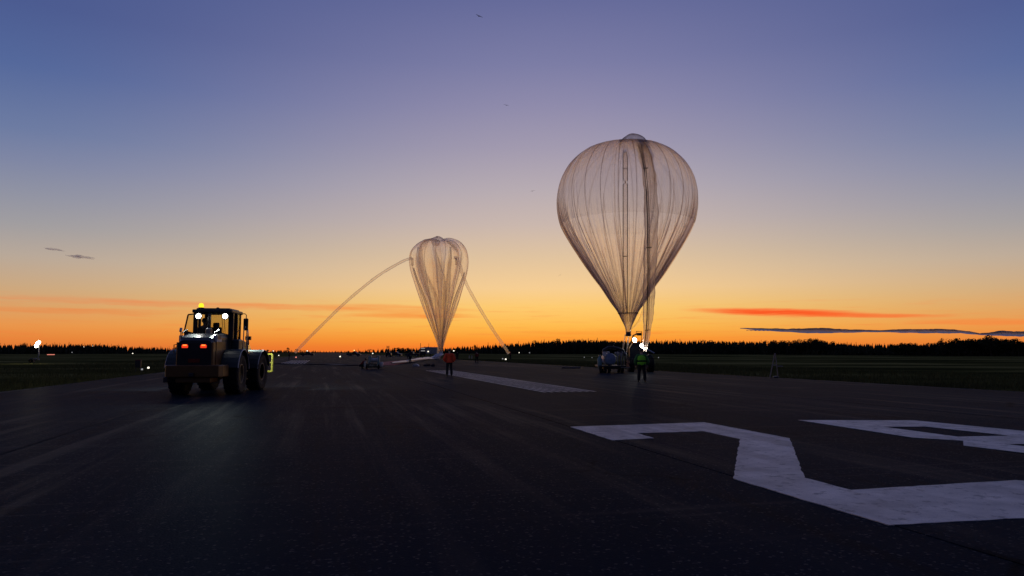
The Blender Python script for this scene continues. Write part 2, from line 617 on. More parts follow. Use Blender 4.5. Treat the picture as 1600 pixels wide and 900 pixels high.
def paint_material():
    m = bpy.data.materials.new('worn_runway_paint')
    m.use_nodes = True
    N = NT(m.node_tree)
    b = N.n['Principled BSDF']
    t = N.new('ShaderNodeTexCoord')
    co = t.outputs['Object']
    wear = N.noise(co, 1.3, 6.0, 0.65)
    rub = N.noise(N.mapping(co, (1.6, 0.12, 1.0)), 1.0, 5.0, 0.6)
    grain = N.noise(co, 70.0, 2.0, 0.7)
    c = N.ramp(wear, [(0.34, (0.42, 0.4, 0.36, 1)), (0.66, (0.86, 0.81, 0.72, 1))])
    c = N.mix(N.math('MULTIPLY', N.smooth(rub, 0.48, 0.7), 0.6), c, (0.3, 0.28, 0.27, 1))
    c = N.mix(N.math('MULTIPLY', N.smooth(grain, 0.55, 0.75), 0.6), c, (0.16, 0.16, 0.17, 1))
    chip = N.noise(co, 4.5, 8.0, 0.72)
    c = N.mix(N.math('MULTIPLY', N.smooth(chip, 0.54, 0.63), 0.7), c, (0.07, 0.07, 0.075, 1))
    trk = N.noise(N.mapping(co, (0.9, 0.05, 1.0)), 1.0, 3.0, 0.6)
    c = N.mix(N.math('MULTIPLY', N.smooth(trk, 0.54, 0.68), 0.35), c, (0.12, 0.12, 0.125, 1))
    N.l.new(c, b.inputs['Base Color'])
    b.inputs['Roughness'].default_value = 0.55
    b.inputs['Specular IOR Level'].default_value = 0.9
    bp = N.new('ShaderNodeBump')
    bp.inputs['Strength'].default_value = 0.5
    bp.inputs['Distance'].default_value = 0.008
    N.l.new(grain, bp.inputs['Height'])
    N.l.new(bp.outputs[0], b.inputs['Normal'])
    return m


M['field'] = field_material()
M['asphalt'] = asphalt_material()
M['paint'] = paint_material()

g = MB()
g.add([(-9000, -3000, -0.12), (9000, -3000, -0.12), (9000, 12000, -0.12), (-9000, 12000, -0.12)], [(0, 1, 2, 3)])
o = g.build('grass_field', M['field'])
o['kind'] = 'structure'

runway = bpy.data.objects.new('runway', None)
COL.objects.link(runway)
runway['kind'] = 'structure'
runway.rotation_euler = (0, 0, RA)
bed = MB().box(EDGE_L - 0.3, EDGE_R + 0.3, -120, 2300, -0.3, -0.025)
bed.build('asphalt_bed', M['asphalt'], runway)
lanes = [EDGE_L, -4.9, 5.15, 10.6, 16.2, 21.8, EDGE_R]
LANE_Z = [0.0, -0.004, 0.0, -0.003, 0.0, -0.003]
for i in range(len(lanes) - 1):
    lm = MB()
    x0, x1, z = lanes[i] + 0.009, lanes[i + 1] - 0.009, LANE_Z[i]
    if i in (0, len(lanes) - 2):        # frayed outer edge
        n = 260
        ys = [-40 + 240 * k / n for k in range(n + 1)]
        e = [random.uniform(-0.16, 0.1) + 0.12 * math.sin(k * 0.31) for k in range(n + 1)]
        inner, outer = (x1, x0) if i == 0 else (x0, x1)
        vs = []
        for k, y in enumerate(ys):
            vs += [(inner, y, z), (outer + e[k], y, z)]
        fs = [(2 * k, 2 * k + 1, 2 * k + 3, 2 * k + 2) if i else (2 * k + 2, 2 * k + 3, 2 * k + 1, 2 * k) for k in range(n)]
        lm.add(vs, fs)
        lm.box(min(inner, outer), max(inner, outer), 200.01, 2290, z - 0.02, z)
    else:
        lm.box(x0, x1, -110, 2290, z - 0.02, z)
    lm.build('paving_lane', M['asphalt'], runway)


def paint(name, pix_or_pts, local=False, z=0.004, label=None):
    pts = pix_or_pts if local else [to_rwy(ground(x, y)) for x, y in pix_or_pts]
    m_ = MB()
    # one thin slab of paint with slightly ragged edges
    rag = []
    for i, p in enumerate(pts):
        q = pts[(i + 1) % len(pts)]
        L = math.dist(p, q)
        k = max(1, min(60, int(L / 0.12))) if not local else 1
        for j in range(k):
            s = j / k
            jit = 0.012 if 0 < j else 0.0
            nx, ny = (q[1] - p[1]) / L, -(q[0] - p[0]) / L
            d = random.uniform(-jit, jit)
            rag.append((p[0] + (q[0] - p[0]) * s + nx * d, p[1] + (q[1] - p[1]) * s + ny * d))
    m_.prism(rag, 2, z - 0.012, z)
    o_ = m_.build(name, M['paint'], runway)
    if label:
        o_['label'] = label
    return o_


TWO = [(891, 667), (1100.5, 660), (1234, 685), (1257, 747), (1330, 766), (1586.5, 750.5), (1760, 768), (1790, 800), (1388.5, 820.7),
       (1146, 748), (1156, 686), (1100, 674), (995, 677), (1022, 685), (956.5, 688)]
paint('painted_numeral', TWO, z=0.005, label='white painted numeral 2')
# the 8 runs out of the frame on the right; its far corner is measured, the rest completed to match
o8 = [to_rwy(ground(x, y)) for x, y in [(1246, 656.5), (1429, 657), (1600, 673.6)]]
o8 += [(13.9, 11.45), (13.5, 10.95), (14.25, 10.2), (14.25, 6.9), (13.4, 5.8), (11.6, 5.8), (10.95, 6.8)]
o8 += [to_rwy(ground(x, y)) for x, y in [(1600, 708), (1505.5, 696.5), (1505, 689), (1426, 684)]]
h8 = [[to_rwy(ground(x, y)) for x, y in [(1379.5, 667), (1448, 667), (1577.5, 681), (1496.5, 682.6)]],
      [(11.53, 10.5), (13.2, 10.05), (13.35, 7.3), (12.9, 6.7), (12.2, 6.75), (11.75, 7.3)]]


def ringed(outer, holes):
    from mathutils.geometry import tessellate_polygon
    loops = [[Vector((p[0], p[1], 0)) for p in lp] for lp in [outer] + holes]
    m_ = MB()
    m_.add([(v.x, v.y, 0.005) for lp in loops for v in lp], [tuple(t_) for t_ in tessellate_polygon(loops)])
    return m_


m8 = ringed(o8, h8)
o8m = m8.build('painted_numeral', M['paint'], runway)
o8m['label'] = 'white painted numeral 8'

# one block of narrow threshold stripes on either side
near_l = [to_rwy(ground(x, y)) for x, y in [(851, 613), (938, 611.5)]]
far_a = to_rwy(ground(702, 580.5))[1] + 4
NS = 8
L0, L1 = near_l[0][0], near_l[1][0]
A0 = (near_l[0][1] + near_l[1][1]) / 2
for i in range(NS):
    a = L0 + (L1 - L0) * i / NS
    w = (L1 - L0) / NS * 0.36
    paint('threshold_stripe', [(a, A0), (a + w, A0), (a + w, far_a), (a, far_a)], True)
near_l = [to_rwy(ground(x, y)) for x, y in [(438, 567.8), (474, 567.8)]]
fa = to_rwy(ground(478, 564))[1]
for i in range(8):
    a = near_l[0][0] + (near_l[1][0] - near_l[0][0]) * i / 7
    A = near_l[0][1] + (near_l[1][1] - near_l[0][1]) * i / 7
    paint('threshold_stripe', [(a, A), (a + 0.14, A), (a + 0.14, A + 40), (a, A + 40)], True)
# grass standing along both pavement edges
def grass_strip(name, n, side):
    rnd = random.Random(5 + side)
    vs, fs = [], []
    for _ in range(n):
        a = 4 + 150 * rnd.random() ** 1.3 if side > 0 else 10 + 170 * rnd.random() ** 1.3
        off = -0.1 + 22 * rnd.random() ** 2.2
        l = (EDGE_R + off) if side > 0 else (EDGE_L - off)
        p = from_rwy(l, a)
        h = rnd.uniform(0.12, 0.34) * (1.0 if off > 0.6 else 0.55)
        for _k in range(3):
            w = rnd.uniform(0, 6.28)
            d = Vector((math.cos(w), math.sin(w), 0))
            q = p + Vector((rnd.uniform(-.12, .12), rnd.uniform(-.12, .12), -0.12))
            i = len(vs)
            tip = q + d.cross(Vector((0, 0, 1))) * rnd.uniform(-.12, .12) + Vector((0, 0, h))
            vs += [tuple(q - d * 0.012), tuple(q + d * 0.012), tuple(tip)]
            fs.append((i, i + 1, i + 2))
    me = bpy.data.meshes.new(name)
    me.from_pydata(vs, [], fs)
    me.materials.append(M['blade'])
    o_ = link(name, me)
    o_['kind'] = 'stuff'
    return o_


M['blade'] = mat('grass_blade', (0.1, 0.1, 0.035), 0.9, spec=0.1, var=0.5, vscale=0.3)
tag(grass_strip('grass', 26000, -1), 'rough dark grass along the runway edge behind the light tower', 'grass')
tag(grass_strip('grass', 26000, 1), 'rough dark grass along the runway edge by the A-frame stand', 'grass')

# ------------------------------------------------------------------ trees
M['spruce'] = mat('spruce_needles', (0.03, 0.036, 0.022), 0.9, spec=0.1, var=0.5)
M['leaf'] = mat('broad_leaves', (0.035, 0.042, 0.018), 0.85, spec=0.1, var=0.5)
M['bark'] = mat('bark', (0.05, 0.04, 0.032), 0.9, spec=0.1)


def spruce_mesh(seed, width=0.17, levels=17, per=7):
    """unit height"""
    rnd = random.Random(seed)
    m_ = MB()
    z0 = 0.08
    for i in range(levels):
        s = i / (levels - 1)
        z = z0 + (0.97 - z0) * s
        r = width * (1 - s) ** 0.85 * rnd.uniform(0.75, 1.2) + 0.012
        for j in range(per):
            if rnd.random() < 0.12:
                continue
            w = 2 * math.pi * (j + rnd.random()) / per
            rr = r * rnd.uniform(0.6, 1.2)
            d = Vector((math.cos(w), math.sin(w), 0))
            t = Vector((-d.y, d.x, 0))
            hw = rr * 0.36
            c = Vector((0, 0, z))
            drop = rr * rnd.uniform(0.25, 0.6)
            m_.add([c + Vector((0, 0, 0.035)), c + d * rr * 0.65 + t * hw - Vector((0, 0, drop * 0.5)), c + d * rr - Vector((0, 0, drop)),
                    c + d * rr * 0.65 - t * hw - Vector((0, 0, drop * 0.5))], [(0, 1, 2, 3)])
    m_.lathe([(0.02, 0.9), (0.008, 0.97), (0.0, 1.02)], 5)
    return m_


def leafy_mesh(seed, clumps=11, leaves=42, spread=0.3, base=0.25):
    rnd = random.Random(seed)
    m_ = MB()
    cs = []
    for _ in range(clumps):
        w, q = rnd.uniform(0, 6.28), rnd.random() ** 0.5
        z = rnd.uniform(base + 0.1, 0.88)
        k = 1.0 - 0.55 * abs(z - 0.6) / 0.4
        cs.append((Vector((math.cos(w) * q * spread * k, math.sin(w) * q * spread * k, z)), rnd.uniform(0.09, 0.16)))
    for c, r in cs:
        for _ in range(leaves):
            d = Vector((rnd.gauss(0, 1), rnd.gauss(0, 1), rnd.gauss(0, 0.8)))
            d = d.normalized() * r * rnd.random() ** 0.4
            p = c + d
            a = Vector((rnd.gauss(0, 1), rnd.gauss(0, 1), rnd.gauss(0, 1))).normalized()
            b = a.orthogonal().normalized()
            s = rnd.uniform(0.018, 0.034)
            m_.add([p - a * s, p + b * s * 0.7, p + a * s, p - b * s * 0.7], [(0, 1, 2, 3)])
    return m_, cs


def trunk_mesh(seed, top=0.85, limbs=None):
    rnd = random.Random(seed)
    m_ = MB()
    m_.tube([(0, 0, -0.02), (rnd.uniform(-.01, .01), 0, 0.3), (0, rnd.uniform(-.01, .01), 0.6), (0, 0, top)], [0.017, 0.013, 0.009, 0.003], 6)
    for c, r in (limbs or []):
        z = max(0.15, c.z - 0.2)
        m_.tube([(0, 0, z), (c.x * 0.5, c.y * 0.5, (z + c.z) / 2), tuple(c)], [0.007, 0.005, 0.002], 4)
    return m_


SPR = [(spruce_mesh(s, w).mesh('crown', M['spruce']), trunk_mesh(s).mesh('trunk', M['bark'])) for s, w in ((1, .17), (2, .13), (3, .2), (4, .15), (5, .1))]
LEAFY = []
for s in (11, 12, 13, 14):
    cm, cs = leafy_mesh(s, 12 if s < 13 else 9, 60, 0.3 if s < 13 else 0.22)
    LEAFY.append((cm.mesh('crown', M['leaf']), trunk_mesh(s, 0.8, cs).mesh('trunk', M['bark'])))

TOP = [(-250, 537), (0, 537), (50, 536.5), (100, 535.5), (150, 535.5), (200, 538.5), (260, 541.5), (330, 543.5), (400, 545), (440, 545), (500, 546.5), (540, 547),
       (560, 546), (580, 544.5), (600, 543), (620, 542), (660, 542), (700, 541.5), (720, 539), (740, 539.5), (760, 537.5), (800, 534.5),
       (840, 532.5), (860, 530), (900, 528.5), (940, 529), (960, 530), (1000, 530.5), (1060, 530), (1150, 531), (1240, 531.5), (1262, 529.5),
       (1280, 529), (1300, 533.5), (1350, 535), (1400, 536), (1450, 535), (1480, 531.5), (1520, 527.5), (1555, 526), (1580, 527.5), (1598, 533), (1850, 530)]
DEP = [(-250, 560), (0, 600), (260, 720), (400, 1150), (500, 2320), (560, 1500), (640, 1000), (700, 820), (800, 640), (1100, 560), (1350, 360), (1600, 285), (1850, 280)]


def lerp(tab, x):
    for (a, p), (b, q) in zip(tab, tab[1:]):
        if a <= x <= b:
            return p + (q - p) * (x - a) / (b - a)
    return tab[0][1] if x < tab[0][0] else tab[-1][1]


def zone(x, kind):
    z = 'left of the light tower' if x < 56 else 'right of the light tower' if x < 132 else 'near the wheel loader, right of the mast lights' if x < 270 else 'at the far end of the runway' if x < 590 else \
        'behind the parked trucks and limp balloon' if x < 760 else 'left of the large balloon' if x < 935 else \
        'behind the tank trailer and dark tractor' if x < 1040 else 'right of the large balloon' if x < 1130 else 'left of the A-frame stand' if x < 1215 else 'right of the A-frame stand' if x < 1330 else 'under the long cloud bank' if x < 1450 else 'nearest the right edge'
    return ('dark pointed spruce in the treeline ' if kind == 's' else 'dark rounded broadleaf tree in the treeline ') + z


rt = random.Random(21)
x = -10.0
ntree = 0
spots = []
while x < 1612:
    spots.append(x)
    x += 5.6 * rt.uniform(0.6, 1.45)
spots = spots[:288]
for x in spots:
    d = lerp(DEP, x) * rt.uniform(0.985, 1.015)
    ytop = lerp(TOP, x) + rt.uniform(-1.0, 3.2) - (2.0 if rt.random() < 0.12 else 0) + 0.8 * math.sin(x * 0.05) * math.sin(x * 0.017)
    top = at(x, ytop, d)
    leafy = (610 < x < 780 and rt.random() < 0.5) or (1100 < x < 1290 and rt.random() < 0.55) or (1400 < x < 1612 and rt.random() < 0.8) or (rt.random() < 0.07)
    if 270 < x < 590:
        leafy = leafy or rt.random() < 0.4
    crown, trunk = rt.choice(LEAFY if leafy else SPR)
    h = top.z + 0.12
    t_ = thing('broadleaf_tree' if leafy else 'spruce_tree', zone(x, 'l' if leafy else 's'), 'tree', (top.x, d, -0.12), rt.uniform(0, 6.28),
               'broadleaf trees in the treeline' if leafy else 'spruce trees in the treeline')
    wd = rt.uniform(0.8, 1.3) * (1.35 if leafy else 1.0)
    t_.scale = (h * wd, h * wd, h)
    link('trunk', trunk, t_)
    link('crown', crown, t_)
# broadleaf trees that stand out on the right
for (px, yt, wdt, lab) in [(1471, 529.0, 0.8, 'lone airy broadleaf tree rising above the treeline, leftmost of the tall right-hand group'),
                      (1486, 527.5, 1.0, 'airy broadleaf tree beside the lone one, a narrow gap of sky between them'),
                      (1497, 526.5, 1.1, 'round-headed broadleaf tree in the middle of the tall right-hand group'),
                      (1547, 524.0, 1.5, 'tallest broad-crowned tree in the tall right-hand group'),
                      (1268, 528.3, 1.0, 'rounded tree bump in the treeline right of the A-frame stand, its left half'),
                      (1277, 528.3, 1.0, 'rounded tree bump in the treeline right of the A-frame stand, its right half')]:
    d = lerp(DEP, px) * 0.975
    top = at(px, yt, d)
    crown, trunk = LEAFY[int(px) % 4]
    t_ = thing('broadleaf_tree', lab, 'tree', (top.x, d, -0.12), px, 'broadleaf trees in the treeline')
    h = top.z + 0.12
    t_.scale = (h * wdt * 1.2, h * wdt * 1.2, h * 1.05)
    link('trunk', trunk, t_)
    link('crown', crown, t_)
# the wood behind them, one mass
wood = MB()
x = -240.0
while x < 1850:
    d0 = lerp(DEP, x)
    for k in range(4):
        d = d0 * (1.02 + 0.035 * k * rt.uniform(0.7, 1.3))
        px = x + rt.uniform(-3, 3)
        yt = lerp(TOP, px) + rt.uniform(0.8, 4.5)
        p = at(px, yt, d)
        h = p.z
        rr = h * rt.uniform(0.2, 0.34)
        prof = []
        nl = 5
        vs, fs = [], []
        for i in range(nl):
            s = i / nl
            for j in range(6):
                w = 2 * math.pi * (j + 0.5 * (i % 2)) / 6
                r_ = rr * (1 - s ** 1.4) * rt.uniform(0.65, 1.2)
                vs.append((p.x + r_ * math.cos(w), d + r_ * math.sin(w), h * (s + rt.uniform(-.04, .04)) - 0.15))
        vs.append((p.x, d, h))
        for i in range(nl - 1):
            for j in range(6):
                j2 = (j + 1) % 6
                fs.append((i * 6 + j, i * 6 + j2, i * 6 + 6 + j2, i * 6 + 6 + j))
        for j in range(6):
            fs.append(((nl - 1) * 6 + j, (nl - 1) * 6 + (j + 1) % 6, nl * 6))
        wood.add(vs, fs)
    x += 4.4 * (1.0 if 0 < x < 1600 else 1.6)
o = wood.build('forest', M['spruce'])
o['kind'] = 'stuff'
tag(o, 'dark mass of the wood behind the nearest trees', 'forest')

# ------------------------------------------------------------------ clouds


def cloud_volume(name, density):
    m = bpy.data.materials.new(name)
    m.use_nodes = True
    N = NT(m.node_tree)
    N.n.remove(N.n['Principled BSDF'])
    v = N.new('ShaderNodeVolumeScatter')
    v.inputs['Color'].default_value = (0.93, 0.95, 1.0, 1)
    v.inputs['Density'].default_value = density
    v.inputs['Anisotropy'].default_value = 0.35
    N.l.new(v.outputs[0], N.n['Material Output'].inputs['Volume'])
    return m


M['cloud'] = film('dusk_cloud', 30.0, (0.86, 0.95, 1.0), 0.0, 0.92, frost=0.0)


def cloud(label, pts, d, thick, seed):
    """pts: (px, top y, bottom y) along a low bank of cloud"""
    rnd = random.Random(seed)
    m_ = MB()
    n, k = 90, 14
    vs, fs = [], []
    x0, x1 = pts[0][0], pts[-1][0]
    ph = [rnd.uniform(0, 6.28) for _ in range(6)]
    for i in range(n + 1):
        px = x0 + (x1 - x0) * i / n
        yt, yb = lerp([(a, b) for a, b, c in pts], px), lerp([(a, c) for a, b, c in pts], px)
        bump = sum(abs(math.sin(i * f_ + ph[q])) * a_ for q, (f_, a_) in enumerate(((0.21, .4), (0.53, .3), (1.1, .25)))) - 0.4
        top, bot = at(px, yt - bump * min(1.0, (yb - yt) / 5) * 1.4, d), at(px, yb + 0.3 * math.sin(i * 0.7 + ph[4]), d)
        cz, hz = (top.z + bot.z) / 2, max(1.0, (top.z - bot.z) / 2)
        for j in range(k):
            w = math.pi * (0.32 + 1.36 * j / (k - 1))   # open at the back
            r_ = 1 + 0.12 * rnd.uniform(-1, 1)
            z = hz * math.sin(w) * r_
            if z < 0:
                z *= 0.9
            vs.append((top.x, d + hz * 3.5 * math.cos(w) * r_, cz + z))
    for i in range(n):
        for j in range(k - 1):
            j2 = j + 1
            fs.append((i * k + j, (i + 1) * k + j, (i + 1) * k + j2, i * k + j2))
    m_.add(vs, fs)
    return tag(m_.build('cloud', M['cloud'], None, 0, True), label, 'cloud', 'small dark clouds')


cloud('long grey-blue cloud bank low over the right-hand treeline', [(1156, 512.6, 513.6), (1190, 512.8, 516.4), (1225, 514.2, 518.6), (1260, 513.2, 520.8), (1290, 513, 521),
      (1330, 515.2, 520), (1370, 516, 519), (1420, 514.6, 520.4), (1470, 514.4, 521), (1500, 516, 521), (1520, 519, 522.4), (1534, 521.5, 522.6)], 9000, 1, 3)
cloud('short lumpy grey cloud at the right-hand edge above the tall trees', [(1524, 521.5, 522.8), (1545, 519.8, 524.2), (1565, 517.2, 525), (1590, 518.4, 526), (1640, 517.5, 526), (1720, 521, 523)], 8800, 1, 5)
cloud('thin streak of grey cloud beneath the left tip of the long bank', [(1166, 515.9, 516.4), (1185, 515.7, 516.9), (1215, 516.0, 517.2), (1232, 516.8, 517.2)], 9100, 1, 8)
# ------------------------------------------------------------------ large balloon
def radius_px(hw, p):
    """metres for hw photograph pixels at point p"""
    return hw * (p.y * math.cos(PITCH) + (p.z - CAM_H) * math.sin(PITCH)) / F_PX


def smooth_prof(tab, n):
    """Catmull-Rom through (y, hw) rows"""
    out = []
    m_ = len(tab) - 1
    for i in range(n + 1):
        s = i / n * m_
        k = min(int(s), m_ - 1)
        t_ = s - k
        p0, p1, p2, p3 = tab[max(k - 1, 0)], tab[k], tab[k + 1], tab[min(k + 2, m_)]
        out.append(tuple(0.5 * (2 * b + (c - a) * t_ + (2 * a - 5 * b + 4 * c - d) * t_ ** 2 + (3 * b - a - 3 * c + d) * t_ ** 3)
                         for a, b, c, d in zip(p0, p1, p2, p3)))
    return out


M['filltube'] = film('fill_tube_film', 0.42, (0.78, 0.7, 0.65), frost=0.55)
BX, BD = 979.0, 58.0
BPROF = [(226.5, 2), (225.5, 16), (228, 36), (234, 58), (245, 76), (260, 90.5), (280, 101.5), (300, 106.8), (315, 108), (330, 107.3), (347, 104),
         (360, 98.8), (378, 89), (395, 78.5), (410, 69), (430, 55.5), (450, 41), (472, 27), (486, 17), (500, 10), (512, 4.8), (521, 3.6)]
BP = []
for y, hw in smooth_prof(BPROF, 84):
    p = at(BX, y, BD)
    BP.append((max(0.05, radius_px(hw, p)), p.z, y))
BASE = Vector((at(BX, 315, BD).x, BD, 0))
RMAX = max(b[0] for b in BP)
NG = 26
rb = random.Random(4)
FREQ = [(k, rb.uniform(0, 6.28), rb.uniform(0.5, 1.0)) for k in (19, 31, 43, 59, 83, 121, 167)]
WIDE = [(k, rb.uniform(0, 6.28), rb.uniform(0.5, 1.0)) for k in (3, 5, 8, 11)]


def pleat(th):
    s = 0
    for k, ph, a in FREQ:
        v = math.sin(k * th + ph)
        s += a * (1 - 2 * abs(v) ** 0.7)
    return s / 3.2


def slow(th):
    return sum(a * math.sin(k * th + ph) for k, ph, a in WIDE) / 2.0


def big_r(th, r, z, y, s=None):
    """radius of the skin: pillowed between seams above, more and more pleated as the girth shrinks below"""
    below = 0 if y < 300 else min(1.0, (y - 300) / 180.0)
    above = max(0.0, (285 - y) / 60.0)
    seam = abs(math.sin(NG * th / 2))
    q = 0.014 * (seam ** 0.6 - 0.6) * (1 - below)
    amp = 0.007 + 0.085 * below ** 1.0 + 0.016 * min(1, above)
    return r * (1 + q + amp * pleat(th) + 0.012 * below * slow(th))


balloon = thing('research_balloon', 'large round translucent balloon standing over the tank trailer, taut and pear-shaped', 'balloon', tuple(BASE))
TH0 = -math.pi / 2 - 0.02


def big_point(th, i, out=0.0):
    r, z, y = BP[i]
    rr = big_r(th, r, z, y) + out
    return Vector((rr * math.cos(th), rr * math.sin(th), z))


for g_ in range(NG):
    gm = MB()
    nc = 20
    vs = []
    for i in range(len(BP)):
        for j in range(nc + 1):
            vs.append(big_point(TH0 + 2 * math.pi * (g_ + j / nc) / NG, i))
    fs = [(i * (nc + 1) + j, (i + 1) * (nc + 1) + j, (i + 1) * (nc + 1) + j + 1, i * (nc + 1) + j + 1) for i in range(len(BP) - 1) for j in range(nc)]
    gm.add(vs, fs)
    gm.build('gore', M['film'], balloon, 0, True)
    # the load tape along the seam
    tm = MB()
    th = TH0 + 2 * math.pi * g_ / NG
    w = 0.045
    vs = []
    for i in range(len(BP)):
        r = BP[i][0]
        dth = min(0.5 * math.pi / NG, w / max(r, 0.05))
        for s in (-1, 1):
            vs.append(big_point(th + s * dth, i, 0.012))
    fs = [(2 * i, 2 * i + 1, 2 * i + 3, 2 * i + 2) for i in range(len(BP) - 1)]
    tm.add(vs, fs)
    tm.build('seam_tape', M['tape'], balloon, 0, True)
# gathered creases where the film has more girth than it needs
M['crease'] = film('crease_film', 0.2, (0.75, 0.65, 0.58), tint=(0.92, 0.89, 0.87), frost=0.5)
for q in range(64):
    th = rb.uniform(0, 2 * math.pi)
    ya, yb = rb.choice(((rb.uniform(240, 300), 506), (rb.uniform(285, 400), 506), (rb.uniform(330, 430), 508)))
    w = rb.uniform(0.025, 0.075)
    dr, ph = rb.uniform(-0.04, 0.04), rb.uniform(0, 6.28)
    rows_ = [i for i in range(len(BP)) if ya <= BP[i][2] <= yb and i > 2]
    vs = []
    for n_, i in enumerate(rows_):
        s_ = n_ / max(1, len(rows_) - 1)
        ww = w * math.sin(math.pi * min(1, 0.06 + s_ * 0.9)) ** 0.5
        t_ = th + dr * math.sin(2.5 * s_ + ph)
        dth = min(0.05, ww / max(BP[i][0], 0.1))
        vs += [big_point(t_ - dth, i, 0.016), big_point(t_, i, 0.016 + ww * 0.8), big_point(t_ + dth, i, 0.016)]
    fs = []
    for n_ in range(len(rows_) - 1):
        for j in range(2):
            fs.append((3 * n_ + j, 3 * n_ + j + 1, 3 * n_ + 4 + j, 3 * n_ + 3 + j))
    MB().add(vs, fs).build('crease', M['crease'], balloon, 0, True)
# second layer of film over the upper two thirds
capm = MB()
rows = [i for i in range(len(BP)) if BP[i][2] <= 353]
nc = 520
vs = [big_point(2 * math.pi * j / nc, i, 0.03) for i in rows for j in range(nc)]
fs = [(a * nc + j, (a + 1) * nc + j, (a + 1) * nc + (j + 1) % nc, a * nc + (j + 1) % nc) for a in range(len(rows) - 1) for j in range(nc)]
capm.add(vs, fs)
capm.build('cap_layer', M['filmcap'], balloon, 0, True)


def loc(px, py, d, base=BASE):
    return at(px, py, d) - base


def bulb(name, px, py, hw, hh, d, material, parent, base, seed=1):
    c = loc(px, py, d, base)
    p = at(px, py, d)
    a, b = radius_px(hw, p), radius_px(hh, p)
    rnd = random.Random(seed)
    m_ = MB()
    n, k = 14, 28
    vs, fs = [], []
    ph = [rnd.uniform(0, 6.28) for _ in range(3)]
    for i in range(n + 1):
        f = math.pi * i / n * 0.5
        for j in range(k):
            w = 2 * math.pi * j / k
            r_ = 1 + 0.035 * math.sin(5 * w + ph[0]) * math.sin(f) + 0.03 * math.sin(3 * w + 2 * f + ph[1])
            vs.append(c + Vector((a * math.sin(f) * math.cos(w) * r_, a * math.sin(f) * math.sin(w) * r_, b * math.cos(f) * r_)))
    for i in range(n):
        for j in range(k):
            j2 = (j + 1) % k
            fs.append((i * k + j, i * k + j2, (i + 1) * k + j2, (i + 1) * k + j))
    m_.add(vs, fs)
    return m_.build(name, material, parent, 0, True)


M['bulb'] = film('bulb_film', 0.45, (0.8, 0.68, 0.62), frost=0.25)
bulb('crown_bulb', 989.5, 227, 22, 17.5, 55.5, M['bulb'], balloon, BASE, 2)
bulb('crown_bulb', 1013, 238, 20, 18.5, 57.4, M['film'], balloon, BASE, 5)


def front_depth(px, py, gap):
    """just in front of the balloon's skin, then hanging free below its widest girth"""
    if py < 330:
        k = min(range(len(BP)), key=lambda i: abs(BP[i][2] - py))
        r = BP[k][0]
        dx = abs(px - BX) * BD / F_PX
        return BD - math.sqrt(max(0.02, r * r - dx * dx)) - gap
    a = front_depth(px, 329.9, gap)
    return a + (56.0 - a) * ((py - 330) / 215.0) ** 1.0


TUBE = [(998, 221), (1004, 230), (1009, 246), (1013.5, 268), (1016, 295), (1017, 330), (1016.5, 370), (1014.5, 420), (1013, 460), (1012.5, 485), (1011.5, 505), (1010.5, 522), (1008, 538), (1005.5, 549)]
TW = [7, 8.5, 9.2, 9.4, 9.6, 10, 10, 9.2, 8.6, 8.2, 6.4, 4.8, 4.6, 3.8]
fine_path, fine_r = [], []
for q in range(60):
    s = q / 59 * (len(TUBE) - 1)
    k = min(int(s), len(TUBE) - 2)
    px, py = [TUBE[k][c] + (TUBE[k + 1][c] - TUBE[k][c]) * (s - k) for c in (0, 1)]
    d = front_depth(px, py, 0.3)
    fine_path.append(loc(px, py, d))
    wv = 1 + 0.06 * math.sin(q * 0.9) + 0.04 * math.sin(q * 2.3)
    fine_r.append((TW[k] + (TW[k + 1] - TW[k]) * (s - k)) * d / F_PX * wv)
tb = MB()
# fluted limp tube
n = 28
vs, fs = [], []
for i, p in enumerate(fine_path):
    for j in range(n):
        w = 2 * math.pi * j / n
        r_ = fine_r[i] * (1 + 0.13 * math.sin(5 * w + i * 0.05) + 0.06 * math.sin(11 * w + 1))
        vs.append(p + Vector((r_ * math.cos(w), r_ * 0.55 * math.sin(w), 0)))
for i in range(len(fine_path) - 1):
    for j in range(n):
        j2 = (j + 1) % n
        fs.append((i * n + j, i * n + j2, (i + 1) * n + j2, (i + 1) * n + j))
tb.add(vs, fs)
M['unused'] = film('fill_tube_film', 0.34, (0.5, 0.43, 0.4))
tb.build('fill_tube', M['filltube'], balloon, 0, True)
for off, mm in ((-3.2, 'line'), (1.2, 'tape')):
    HL = [(1001, 226), (1004.5, 243), (1008.5, 264), (1012, 300), (1013.5, 340), (1014.2, 380), (1014.5, 430), (1013.5, 470), (1012.8, 500), (1011, 523), (1008, 545)]
    path = [loc(px + off * 0.6, py, front_depth(px, py, 0.62)) for px, py in HL]
    MB().tube(path, [0.045 for px, py in HL], 6).build('tube_seam', M[mm], balloon, 0, True)
for py, px in ((263, 1008), (387, 1014), (516, 1012)):
    c = loc(px, py, front_depth(px, py, 0.66))
    MB().tube([c + Vector((-0.2, 0, -0.01)), c + Vector((0.2, 0, 0.03))], 0.035, 6).build('tube_band', M['black'], balloon)

